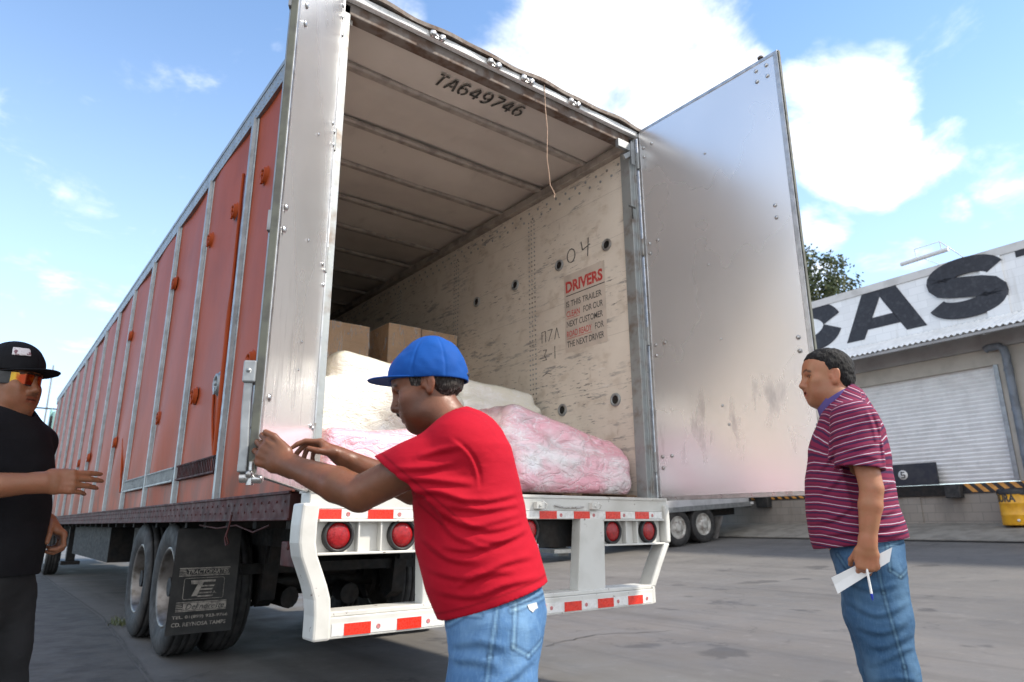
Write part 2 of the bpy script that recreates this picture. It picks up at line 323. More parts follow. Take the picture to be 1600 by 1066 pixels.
b = MB(); b.add([(-7, -8, .004), (-.175, -8, .004), (-.175, 2, .004), (.055, 6, .004), (.055, 60, .004), (-7, 60, .004)], [(0, 1, 2, 3, 4, 5)]); tag(b.build('concrete_slab', MT['strip']), kind='structure')
for nm, pts in (('pavement_crack', [(2.75, 1.45), (3.5, 1.62), (4.1, 1.3), (4.85, 1.42), (5.6, 1.25), (6.6, 1.4)]), ('pavement_crack', [(2.2, 3.05), (3.2, 3.2), (4.68, 2.54), (6, 3.3), (7.5, 3.1)]), ('pavement_crack', [(-1.6, 1.2), (-.9, 1.6), (-.2, 1.75), (.3, 2.2)])):
    b = MB(); pp = []
    for (x0, y0), (x1, y1) in zip(pts[:-1], pts[1:]):
        for j in range(10): t = j / 10; pp.append((x0 + (x1 - x0) * t + rr.uniform(-.02, .02), y0 + (y1 - y0) * t + rr.uniform(-.02, .02)))
    vs = []
    for x, y in pp: w = rr.uniform(.003, .011); vs += [(x, y - w, .0085), (x, y + w, .0085)]
    b.add(vs, [(2 * i, 2 * i + 2, 2 * i + 3, 2 * i + 1) for i in range(len(pp) - 1)]); tag(b.build(nm, MT['joint']), kind='structure')
# ------------------------------------------------------------------ the trailer being loaded
TW, TL, TH = 2.59, 17.2, 4.11
trailer = thing('cargo_trailer', (1.295, 8, 0), 'long orange box trailer with grey ribs and open rear doors, being loaded in the yard', 'trailer')
# side sheet, slightly quilted between the posts
POSTS = [1.471 + 1.219 * k for k in range(13)]
def side_x(y, z):
    d = min(abs(y - p) for p in POSTS); w = math.exp(-((z - 1.55) / .45) ** 2)
    return -.004 - .012 * math.sin(y * 3.1 + z * 1.7) * min(1, d / .3) + .016 * w * math.sin(y * 5.3 + 1 + z * 2) * min(1, d / .2)
b = MB(); b.grid(lambda u, v: (side_x(.06 + u * (TL - .06), 1.16 + v * 2.81), .06 + u * (TL - .06), 1.16 + v * 2.81), 190, 40)
b.grid(lambda u, v: (.045, .06 + u * (TL - .06), 3.97 - v * 2.81), 2, 2)
b.build('side_panel', MT['orange'], trailer, fix=False)
b = MB()                                                                  # bead pressed into the sheet beside the first post
b.tube([(-.012, 1.68 - .07 * (i / 12), 3.6 - 2.25 * i / 12) for i in range(13)], [.012 + .01 * (i > 5) for i in range(13)], 8); b.build('pressed_bead', MT['orange'], trailer); b = MB()
b.tube([(-.01, 1.86 - .2 * (i / 8) ** 2, 2.05 - .62 * i / 8) for i in range(9)], .009, 6); b.build('pressed_bead', MT['orange'], trailer); b = MB()
b.tube([(-.012, 5.38 + .33 * (i / 8), 1.35 + .62 * i / 8) for i in range(9)], .012, 6)
b.build('pressed_bead', MT['orange'], trailer)
def post_mb(y):
    b = MB()
    b.prism([(-.055, 0), (-.05, .007), (-.03, .009), (-.024, .032), (.024, .032), (.03, .009), (.05, .007), (.055, 0)], lambda u, v, h: (-.006 - v, y + u, h), 1.165, 3.965)
    for i in range(54):
        z = 1.2 + i * .051
        for dy in (-.041, .041): b.rivet((-.013, y + dy, z), (-1, 0, 0), .0075)
    return b
p0 = post_mb(POSTS[0]).build('side_post', MT['galv'], trailer)
for k in range(1, 13):
    q = copy_part(p0, trailer, (0, 1.219 * k, 0))
b = MB(); b.box((-.024, .0, 3.955), (.02, TL, TH - .005)); b.box((-.03, 0, TH - .03), (.01, TL, TH + .008))
for i in range(280): b.rivet((-.024, .12 + i * .061, 3.99), (-1, 0, 0), .007); b.rivet((-.024, .12 + i * .061, 4.055), (-1, 0, 0), .007)
b.build('top_rail', MT['galv'], trailer, .004)
b = MB(); b.box((-.025, .1, 1.03), (.06, TL, 1.163)); b.box((-.034, .1, 1.15), (.0, TL, 1.166)); b.box((-.03, .1, 1.022), (.08, TL, 1.034))
for i in range(140): b.rivet((-.025, .16 + i * .122, 1.115), (-1, 0, 0), .009); b.rivet((-.025, .20 + i * .122, 1.07), (-1, 0, 0), .008)
b.build('bottom_rail', MT['maroon'], trailer, .003)
# vent caps
def cap_mb(y, z, r=.06, tilt=.0):
    b = MB(); b.lathe([(r + .014, .004), (r + .012, .009), (r, .012), (r - .004, .03), (r - .014, .034), (r * .62, .028), (r * .6, .016), (0, .016)], (-.004, y, z), (-1, 0, 0), 22)
    b.lathe([(.018, .015), (.018, .036), (.01, .04), (0, .04)], (-.004, y, z), (-1, 0, 0), 10)
    b.obox((-.034, y, z - r * .72), ((0, 1, 0), (0, 0, 1), (1, 0, 0)), (.012, .025, .008)); return b
for y, z in ((1.106, 3.335), (1.807, 3.337), (2.502, 3.34), (3.822, 3.332), (2.416, 1.985), (3.71, 1.97), (1.012, 2.0), (6.26, 1.98), (6.26, 3.33), (8.7, 1.98), (9.9, 1.98)):
    cap_mb(y, z).build('vent_cap', MT['orange'], trailer, fix=True)
tag(cap_mb(1.74, 1.972, .076).build('vent_cap', MT['galv'], trailer, fix=True), 'grey metal vent cap')
# rub strips low on the first bays
for y0, y1 in ((1.53, 2.63), (2.75, 3.85), (3.97, 5.07)):
    b = MB(); b.box((-.03, y0, 1.335), (-.012, y1, 1.455)); b.box((-.04, y0, 1.44), (-.012, y1, 1.452)); b.box((-.04, y0, 1.338), (-.012, y1, 1.35))
    for i in range(int((y1 - y0) / .045)): b.box((-.036, y0 + .01 + i * .045, 1.352), (-.026, y0 + .022 + i * .045, 1.438)); b.rivet((-.04, y0 + .02 + i * .045, 1.446), (-1, 0, 0), .006)
    b.build('rub_strip', MT['maroon'] if y0 < 2 else MT['galv'], trailer)
# right wall (outer skin) and liner
b = MB(); b.box((TW - .03, .02, 1.03), (TW, TL, TH - .01)); b.build('far_side_panel', MT['orange'], trailer)
b = MB(); b.box((2.535, .05, 1.17), (2.552, TL - .05, 3.985)); b.box((.046, .05, 1.17), (.056, TL - .05, 3.985)); b.box((.056, TL - .07, 1.17), (2.535, TL - .05, 3.985))
b.build('wall_liner', MT['wall'], trailer)
b = MB()
for z in (3.80, 3.87):
    for i in range(60): b.lathe([(.013, 0), (.011, .005), (0, .006)], (2.535, .12 + i * .13 + (.05 if z > 3.85 else 0), z), (-1, 0, 0), 7)
for y in (1.30, 2.60, 3.9, 5.2, 6.5):
    for dy in (-.03, .012, .05):
        for i in range(56): b.lathe([(.0085, 0), (.008, .004), (0, .005)], (2.535, y + dy, 1.3 + i * .045), (-1, 0, 0), 6)
for i in range(56): b.lathe([(.008, 0), (.007, .004), (0, .005)], (2.535, .085, 1.3 + i * .045), (-1, 0, 0), 6)
b.build('liner_rivets', MT['frame'], trailer)
for y, z in ((.338, 3.21), (.925, 3.213), (1.564, 3.211), (2.211, 3.214), (.315, 1.918), (.929, 1.919), (1.57, 1.92)):
    b = MB(); b.lathe([(.052, .0), (.052, .01), (.043, .014), (.034, .012), (.033, -.0)], (2.5345, y, z), (-1, 0, 0), 20); e = b.build('vent_ring', MT['frame'], trailer, fix=True)
    b = MB(); b.lathe([(.033, .006), (.03, .0035), (0, .003)], (2.5345, y, z), (-1, 0, 0), 20); b.build('vent_plug', MT['darksteel'], e, fix=True)
# writing on the wall liner
WX, WY = (0, -1, 0), (0, 0, 1); wp = lambda y, z: (2.5335, y, z)
dec = MB(); dec.box((2.5332, .375, 2.40), (2.5345, .87, 3.09))
dec = dec.build('notice_decal', mat('notice_backing', (.60, .52, .44), (.47, .41, .35), 5, .5), trailer); dec['label'] = 'worn notice to drivers printed in red and black'
DP = lambda y, z: (2.5328, y, z)
text('lettering', 'DRIVERS', .1, DP(.85, 2.925), WX, WY, MT['inkred'], dec, .45, .105, bold=.004)
b = MB(); b.box((2.5325, .38, 2.895), (2.533, .85, 2.903)); b.build('underline', MT['inkblack'], dec)
for rowi, ws in enumerate(((('IS THIS TRAILER', 0, .43, 'k'),), (('CLEAN', 0, .165, 'r'), ('FOR OUR', .21, .23, 'k')), (('NEXT CUSTOMER', 0, .435, 'k'),), (('ROAD READY', 0, .30, 'r'), ('FOR', .34, .10, 'k')), (('THE NEXT DRIVER', 0, .44, 'k'),))):
    z = 2.795 - rowi * .089
    for t_, o_, w_, c_ in ws:
        text('lettering', t_, .06, DP(.848 - o_, z), WX, WY, MT['inkred'] if c_ == 'r' else MT['inkgrey'], dec, w_, .055, bold=.0008)
        if c_ == 'r': b = MB(); b.box((2.5325, .848 - o_ - w_, z - .014), (2.533, .848 - o_, z - .010)); b.build('underline', MT['inkred'], dec)
b = MB(); gf = lambda u, v, h: (2.5335 - h, .84 - u, 3.2 + v)
strokes(b, [arc(.07, .055, .05, .062, 20, 400, 14)], .009, gf); b.build('chalked_digit', MT['inkgrey'], trailer); b = MB(); strokes(b, [[(.2, .14), (.215, .06), (.31, .085)], [(.29, .15), (.275, -.015)]], .009, gf); b.build('chalked_digit', MT['inkgrey'], trailer)
b = MB(); strokes(b, [[(0, .0), (.0, .1), (.05, .1), (.05, .0)], [(.08, .1), (.14, .1), (.09, 0)], [(.17, 0), (.2, .1), (.23, 0)], [(.01, -.07), (.06, -.07), (.03, -.12), (.06, -.16), (0, -.16)], [(.09, -.12), (.13, -.12)], [(.17, -.06), (.17, -.17)], [(.0, -.3), (.06, -.28), (.12, -.30)]], .005, lambda u, v, h: (2.5335 - h, 1.18 - u, 2.55 + v)); b.build('scrawled_marks', MT['inkgrey'], trailer)
b = MB(); strokes(b, [[(0, .1), (.08, .1)], [(.04, .1), (.04, 0)]], .016, lambda u, v, h: (2.44 + u, -.0035 - h, 3.30 + v)); b.build('painted_letter', MT['inkblack'], trailer)
# roof, ceiling bows, stencilled number
b = MB(); b.box((0, .0, TH - .02), (TW, TL, TH)); b.build('roof', MT['galv'], trailer)
def ceil_z(y):
    return 4.03 + .012 * math.sin((y - .5) / 1.219 * 2 * math.pi - 1.5)
b = MB(); b.grid(lambda u, v: (.05 + u * 2.49, .06 + v * (TL - .1), ceil_z(.06 + v * (TL - .1)) + .008 * math.sin(u * 9 + v * 60)), 10, 170); b.build('roof_liner', MT['ceil'], trailer)
for k in range(28):
    y = .52 + k * .61
    if y > TL - .3: break
    b = MB(); b.prism([(-.04, .0), (-.04, -.018), (-.022, -.03), (.022, -.03), (.04, -.018), (.04, 0)], lambda u, v, h: (h, y + u, 4.018 + v), .06, 2.53); b.build('roof_bow', MT['ceil2'] if 'ceil2' in MT else MT.setdefault('ceil2', mat('roof_bow_metal', (.40, .36, .32), (.27, .24, .215), 8, .55, .25)), trailer)
b = MB(); b.box((2.47, .06, 3.93), (2.535, TL - .1, 4.0)); b.box((.056, .06, 3.93), (.12, TL - .1, 4.0)); b.build('cove_moulding', MT['ceil2'], trailer, .006)
G = {'T': [[(0, 1), (.26, 1)], [(.34, 1), (.6, 1)], [(.3, .9), (.3, 0)]], 'A': [[(.0, 0), (.26, 1)], [(.34, 1), (.6, 0)], [(.2, .32), (.4, .32)]],
     '6': [arc(.3, .5, .27, .5, 55, 262, 12), arc(.3, .3, .27, .3, 285, 455, 9), arc(.3, .3, .27, .3, 108, 150, 3)], '4': [[(.36, 1), (.02, .34)], [(.02, .28), (.62, .28)], [(.44, .86), (.44, .36)], [(.44, .2), (.44, 0)]],
     '9': [arc(.3, .5, .27, .5, 235, 442, 12), arc(.3, .7, .27, .3, 105, 275, 9), arc(.3, .7, .27, .3, 288, 330, 3)], '7': [[(0, 1), (.58, 1)], [(.56, .9), (.18, 0)]]}
b = MB()
sx = (1.60 - .845) / 8
for i, ch in enumerate('TA649746'):
    strokes(b, G[ch], .15, lambda u, v, h: (.845 + i * sx + u * sx * 1.28, .345 - v * .125 - .05 * (i / 8), ceil_z(.3) - .0135 - h), 0, .001)
b.build('stencilled_number', MT['inkblack'], trailer, fix=True)
# floor and rear sill
b = MB(); b.box((.05, .0, 1.10), (2.54, TL, 1.163)); b.build('floor', MT['wood'], trailer)
# rear frame: posts and header
for s in (0, 1):
    m = (lambda x: x) if not s else (lambda x: TW - x); b = MB()
    b.add([(m(x), y, z) for z in (1.16, 4.03) for x, y in ((0, 0), (.042, 0), (.042, .02), (.085, .02), (.085, .12), (0, .12))], [(0, 1, 2, 3, 4, 5), (11, 10, 9, 8, 7, 6)] + [(i, (i + 1) % 6, 6 + (i + 1) % 6, 6 + i) for i in range(6)])
    e = b.build('rear_post', MT['frame'], trailer, .004, fix=True)
    b = MB(); b.box((min(m(0.004), m(.038)), -.008, 1.17), (max(m(0.004), m(.038)), -.001, 4.03)); b.build('post_edge', MT['alu2'], e)
b = MB(); b.box((0, .02, 3.965), (TW, .1, 4.075)); b.build('header', MT['rust'], trailer, .006)
b = MB(); b.box((-.002, -.022, 4.045), (TW + .002, .018, 4.09)); b.build('header_lip', MT['whitetape'], trailer, .004)
b = MB(); b.grid(lambda u, v: (-.02 + u * 2.63, -.045 + .12 * v + .006 * math.sin(u * 40), 4.098 + .022 * v + .008 * math.sin(u * 23) + .004 * math.sin(u * 71)), 60, 2)
b.grid(lambda u, v: (-.02 + u * 2.63, -.045 + .006 * math.sin(u * 40), 4.094 + .03 * v + .008 * math.sin(u * 23)), 60, 1); b.box((0, .02, 4.09), (TW, .2, 4.112)); b.build('roof_edge_trim', MT['rust'], trailer)
for x in (.662, 1.117, 1.412, 1.866):
    b = MB()
    for dx in (-.035, .035): b.lathe([(.026, 0), (.026, .02), (.012, .028), (0, .028)], (x + dx, -.022, 4.068), (0, -1, 0), 10); b.tube([(x + dx, -.04, 4.06), (x + dx * .8, -.06, 4.05), (x + dx * .3, -.055, 4.035)], .008, 6)
    b.box((x - .05, -.034, 4.045), (x + .05, -.022, 4.092)); b.build('marker_lamp_bracket', MT['steel'], trailer, fix=True)
b = MB()
b.box((2.36, -.004, 3.90), (2.53, .03, 3.97)); b.obox((2.50, .01, 3.88), ((.8, 0, .6), (0, 1, 0), (-.6, 0, .8)), (.09, .012, .02)); b.box((2.50, -.012, 3.78), (2.535, -.002, 3.99)); b.build('corner_gusset', MT['galv'], trailer, .004)

# ---- rear bumper and underride guard
bump = MB()
bump.box((0.0, -.10, 1.026), (2.555, .02, 1.156)); bump.box((0, -.106, 1.148), (2.56, .05, 1.166))
bump.box((0, -.104, 1.076), (2.555, -.098, 1.082))
bump.build('rear_sill', MT['white'], trailer, .006)
for x0, x1, sg in ((.045, .60, 0), (1.925, 2.50, 1)):
    lb = MB(); lb.box((x0, -.07, .865), (x1, -.062, 1.026)); lb.box((x0, -.12, .862), (x1, -.07, .874)); lb.box((x0, -.12, 1.014), (x1, -.07, 1.026))
    for rx in ((.255, .375) if not sg else (2.135, 2.24)): lb.box((rx - .005, -.108, .874), (rx + .005, -.07, 1.014))
    lb.build('lamp_housing', MT['white'], trailer, .003)
def taillight(x, z, y=-.072):
    b = MB(); b.lathe([(.078, 0), (.078, .028), (.069, .034), (.063, .028), (.062, .0)], (x, y, z), (0, -1, 0), 28); t = b.build('tail_light', MT['black'], trailer, fix=True)
    b = MB(); b.lathe([(.0625, .012), (.058, .024), (.04, .031), (0, .034)], (x, y, z), (0, -1, 0), 28); b.build('lens', MT['redlens'], t, fix=True)
for x in (.155, .5, 2.02, 2.365): taillight(x, .95)
def guard_post(pts, w, d0, d1, name='guard_post'):
    b = MB(); n = len(pts); vs = []
    for (x, z) in pts: vs += [(x - w / 2, d0, z), (x + w / 2, d0, z), (x + w / 2, d1, z), (x - w / 2, d1, z)]
    fs = [(i * 4 + k, i * 4 + (k + 1) % 4, i * 4 + 4 + (k + 1) % 4, i * 4 + 4 + k) for i in range(n - 1) for k in range(4)] + [(3, 2, 1, 0), (n * 4 - 4, n * 4 - 3, n * 4 - 2, n * 4 - 1)]
    b.add(vs, fs); o = b.build(name, MT['white'], trailer, .012, fix=True); return o
L = guard_post([(-.005, 1.10), (-.012, 1.0), (-.012, .92), (.0, .86), (.03, .79), (.055, .73), (.075, .67), (.082, .6), (.082, .49)], .085, -.141, -.008); L['label'] = 'bent left guard post'
guard_post([(2.53, 1.12), (2.535, 1.0), (2.53, .87)], .045, -.125, -.01)
guard_post([(2.515, .87), (2.43, .74), (2.345, .595)], .055, -.125, -.01)
for s in (0, 1):
    b = MB(); poly = [(1.73, 1.03), (1.69, .585), (1.925, .585), (1.935, 1.03)]
    if not s: poly = [(2.545 - x, z) for x, z in poly][::-1]
    b.prism(poly, lambda u, v, h: (u, h, v), -.11, -.03); b.build('guard_post', MT['white'], trailer, .006, fix=True)
b = MB(); b.box((.10, -.135, .495), (2.33, -.02, .588)); b.box((.10, -.125, .5885), (2.33, .03, .612))
b.prism([(2.33, -.135), (2.375, -.115), (2.385, -.07), (2.385, -.02), (2.33, -.02)], lambda u, v, h: (u, v, h), .497, .60); b.build('step_bar', MT['white'], trailer, .005, fix=True)
tp = MB(); tp.box((.03, -.1025, 1.03), (2.50, -.1005, 1.075)); tp.box((.13, -.1375, .507), (2.31, -.1355, .56)); band = tp.build('reflective_band', MT['whitetape'], trailer)
for x0, x1 in ((.02, .16), (.30, .44), (.58, .72), (.86, 1.0), (1.125, 1.26), (1.405, 1.54), (1.68, 1.815), (1.955, 2.09), (2.23, 2.365)):
    b = MB(); b.box((x0, -.1045, 1.028), (x1, -.103, 1.073)); b.build('red_segment', MT['redtape'], band)
    b = MB(); b.lathe([(.011, 0), (.011, .001), (.007, .001), (.007, 0)], (x1 + .035, -.103, 1.05), (0, -1, 0), 12); b.box((x1 + .031, -.1042, 1.044), (x1 + .039, -.1032, 1.056)); b.build('approval_mark', MT['pinkmark'], band)
for x0 in (.19, .465, .74, 1.0, 1.28, 1.555, 1.825, 2.09):
    b = MB(); b.box((x0, -.1395, .506), (x0 + .135, -.138, .558)); b.build('red_segment', MT['redtape'], band)
    b = MB(); b.lathe([(.011, 0), (.011, .001), (.007, .001), (.007, 0)], (x0 + .175, -.138, .533), (0, -1, 0), 12); b.box((x0 + .171, -.1392, .527), (x0 + .179, -.1382, .539)); b.build('approval_mark', MT['pinkmark'], band)
for x in (.72, 1.19, 1.39, 1.84):
    b = MB(); b.box((x - .03, -.135, 1.085), (x + .03, -.1, 1.125)); b.tube([(x + .028, -.12, 1.13), (x + .045, -.14, 1.11), (x + .04, -.13, 1.085)], .006, 6); b.lathe([(.009, 0), (.009, .01), (0, .01)], (x - .005, -.135, 1.105), (0, -1, 0), 8); b.build('door_keeper', MT['white'], trailer, .003)
b = MB(); b.tube([(1.52, -.11, 1.105), (1.6, -.115, 1.093), (1.7, -.114, 1.095), (1.76, -.105, 1.1)], .005, 6); b.build('safety_wire', MT['steel'], trailer)
b = MB(); b.box((1.20, -.05, .875), (1.425, -.04, 1.026)); b.build('centre_lamp_plate', MT['white'], trailer, .004)
taillight(1.345, .965, -.05); taillight(1.0, .965, -.05)
pl = MB(); pl.box((1.12, -.062, .74), (1.43, -.056, .885)); pl = pl.build('licence_plate', MT['whitetape'], trailer, .003)
b = MB(); b.box((1.125, -.064, .845), (1.425, -.0625, .88)); b.box((1.125, -.064, .745), (1.425, -.0625, .768)); b.build('printed_band', mat('plate_pink_print', (.75, .12, .42), (.6, .2, .45), 90, .4), pl)
# ---- chassis, axles, wheels
ch = MB()
for x in (.62, 1.85): ch.box((x, .3, .84), (x + .12, 8.0, 1.02))
for i in range(30): ch.box((.08, .35 + i * .56, .98), (2.5, .42 + i * .56, 1.09))
ch.box((.3, .02, .86), (2.3, .1, 1.02))
ch.build('chassis_beams', MT['darksteel'], trailer)
b = MB(); b.box((.02, .04, .85), (.075, .16, 1.03)); b.box((.02, .04, .80), (.06, .3, .92)); b.lathe([(.022, 0), (.022, .006), (0, .006)], (.02, .2, .9), (-1, 0, 0), 10); b.build('corner_bracket', MT['maroon'], trailer, .006)
def tyre_prof(r=.515, w=.27): return [(r * .58, -w * .36), (r * .66, -w * .46), (r * .8, -w * .5), (r * .93, -w * .46), (r * .975, -w * .40), (r * .99, -w * .33), (r * .97, -w * .325), (r * .97, -w * .30), (r, -w * .29), (r, -w * .11), (r * .975, -w * .1), (r * .975, -w * .07), (r, -w * .06), (r, w * .06), (r * .975, w * .07), (r * .975, w * .1), (r, w * .11), (r, w * .29), (r * .97, w * .30), (r * .97, w * .325), (r * .99, w * .33), (r * .975, w * .40), (r * .93, w * .46), (r * .8, w * .5), (r * .66, w * .46), (r * .58, w * .36)]
def wheel(par, c, ax, rimmat, dish=1, r=.515, name='wheel'):
    """ax points outward"""
    c = Vector(c); t = MB(); t.lathe(tyre_prof(r), c, ax, 40); w = t.build('tyre', MT['rubber'], par, fix=True); w.name = name
    rb = MB(); k = r / .515
    if dish: pf = [(.315 * k, .105), (.30 * k, .115), (.285 * k, .1), (.275 * k, .0), (.262 * k, -.055), (.2 * k, -.075), (.14 * k, -.06), (.13 * k, .0), (.09 * k, .03), (.085 * k, .055), (0, .055)]
    else: pf = [(.315 * k, .1), (.295 * k, .115), (.285 * k, .09), (.27 * k, .07), (.17 * k, .1), (.15 * k, .105), (.14 * k, .13), (.09 * k, .14), (0, .14)]
    rb.lathe(pf, c, ax, 32); a = Vector(ax).normalized(); x = a.orthogonal().normalized(); y = a.cross(x)
    for i in range(10): an = i * math.pi / 5; rb.lathe([(.014, 0), (.014, .03), (.006, .034), (0, .034)], c + (x * math.cos(an) + y * math.sin(an)) * .165 * k + a * (-.07 if dish else .1), a, 6)
    rb.lathe([(.314 * k, -.1), (.30 * k, -.1), (.27 * k, -.05)], c, ax, 32)
    rb.build('rim', rimmat, w, fix=True); return w
for y in (3.06, 4.24):
    for x, ax, dish in ((.185, (-1, 0, 0), 1), (.50, (1, 0, 0), 1), (2.09, (-1, 0, 0), 1), (2.405, (1, 0, 0), 1)): wheel(trailer, (x, y, .515), ax, MT['rimdark'], dish)
    b = MB(); b.tube([(.1, y, .515), (2.49, y, .515)], .075, 14); b.lathe([(.2, -.02), (.2, .02)], (.75, y, .515), (1, 0, 0), 20); b.lathe([(.2, -.02), (.2, .02)], (1.84, y, .515), (1, 0, 0), 20)
    for x in (.74, 1.85): b.box((x - .05, y - .5, .6), (x + .05, y + .5, .64)); b.box((x - .07, y - .09, .5), (x + .07, y + .09, .68))
    b.tube([(.95, y - .1, .42), (1.0, y - .3, .40)], .09, 12); b.tube([(1.55, y - .1, .42), (1.55, y - .3, .40)], .09, 12); b.build('axle', MT['darksteel'], trailer)
b = MB()
for x in (.68, 1.85):
    b.box((x, 2.4, .7), (x + .12, 4.9, .86)); b.prism([(2.42, .86), (2.5, .42), (2.62, .36), (2.7, .4), (2.78, .7), (2.9, .86)], lambda u, v, h: (h, u, v), x - .02, x + .1); b.prism([(3.5, .8), (3.58, .42), (3.72, .42), (3.8, .8)], lambda u, v, h: (h, u, v), x - .02, x + .1)
b.box((.5, 2.5, .62), (2.1, 2.58, .7)); b.lathe([(.09, -.35), (.1, -.34), (.1, .34), (.09, .35)], (1.3, 2.9, .66), (1, 0, 0), 14); b.build('suspension', MT['darksteel'], trailer, fix=True)
b = MB(); b.tube([(-.04, 1.0, 1.06), (-.05, 1.0, .99), (-.055, 1.02, .94), (-.05, .97, .9), (-.045, 1.04, .885), (-.045, 1.08, .93), (-.05, 1.02, .97)], .0055, 6); b.tube([(.02, .5, 1.0), (.03, .8, .96), (.02, 1.1, 1.0), (.02, 1.5, .98), (.03, 2.0, 1.0)], .006, 6); b.build('hanging_wire', MT['maroon'], trailer)
# mud flap
mf = MB(); mf.grid(lambda u, v: (-.035 + .455 * u + .01 * v, 2.36 + .02 * math.sin(u * 3 + v * 2) * (1 - v), .235 + .74 * v), 10, 10); mf.grid(lambda u, v: (-.035 + .455 * (1 - u) + .01 * v, 2.372 + .02 * math.sin((1 - u) * 3 + v * 2) * (1 - v), .235 + .74 * v), 10, 10)
mf = mf.build('mud_flap', mat('mud_flap_rubber', (.02, .02, .02), (.045, .042, .04), 5, .5, 0, .2, 60), trailer)
mink = mat('mud_flap_print', (.34, .31, .27), (.16, .145, .13), 30, .6)
fx = lambda u, v: (-.02 + u, 2.342, .235 + v)
FXv, FYv = (1, 0, 0), (0, 0, 1)
b = MB()
def bar(x0, z0, x1, z1): b.box((-.02 + x0, 2.339, .235 + z0), (-.02 + x1, 2.3405, .235 + z1))
bar(.03, .455, .385, .461); bar(.03, .402, .385, .408)
for i in range(4): bar(.03, .412 + i * .011, .085 - i * .004, .417 + i * .011)
bar(.082, .412, .385, .4145); bar(.082, .45, .385, .4525)
bar(.03, .218, .38, .224); bar(.03, .158, .38, .164)
for i in range(4): bar(.03, .168 + i * .012, .08 - i * .004, .173 + i * .012)
bar(.078, .167, .38, .215)
for z0, z1 in ((.240, .243), (.386, .389)): bar(.085, z0, .335, z1)
bar(.068, .255, .071, .374); bar(.349, .255, .352, .374)
for a0, cx_, cz_ in ((180, .085, .255), (90, .085, .372), (0, .335, .372), (270, .335, .255)):
    strokes(b, [arc(cx_, cz_, .016, .016, a0, a0 + 90, 4)], .003, lambda u, v, h: (-.02 + u, 2.339 + h, .235 + v))
# flap emblem: a heavy slanted T whose right side breaks into speed bars
b.prism([(.115, .372), (.29, .372), (.285, .357), (.205, .357), (.165, .262), (.128, .262), (.165, .345), (.12, .345)], lambda u, v, h: (-.02 + u, h, .235 + v), 2.339, 2.3405)
for z, l in ((.335, .285), (.312, .275), (.288, .27), (.265, .28)): b.prism([(.2 - (.34 - z) * .4, z), (l, z), (l - .008, z - .011), (.195 - (.34 - z) * .4, z - .011)], lambda u, v, h: (-.02 + u, h, .235 + v), 2.339, 2.3405)
b.build('flap_print', mink, mf, fix=True)
text('lettering', 'TRACTOPARTES', .05, (.068, 2.338, .235 + .417), FXv, FYv, mink, mf, .29, .03, bold=.0012, shear=.2)
text('lettering', 'Del noreste', .05, (.075, 2.337, .235 + .172), FXv, FYv, MT['black'], mf, .27, .038, shear=.3)
text('lettering', 'TEL. 01(899) 923-9766', .04, (-.02 + .012, 2.338, .235 + .105), FXv, FYv, mink, mf, .385, .027, bold=.0008)
text('lettering', 'CD. REYNOSA TAMPS', .04, (-.02 + .012, 2.338, .235 + .058), FXv, FYv, mink, mf, .375, .027, bold=.0008)
text('lettering', 'S.A.', .03, (.235, 2.338, .235 + .275), FXv, FYv, mink, mf, .045, .018)

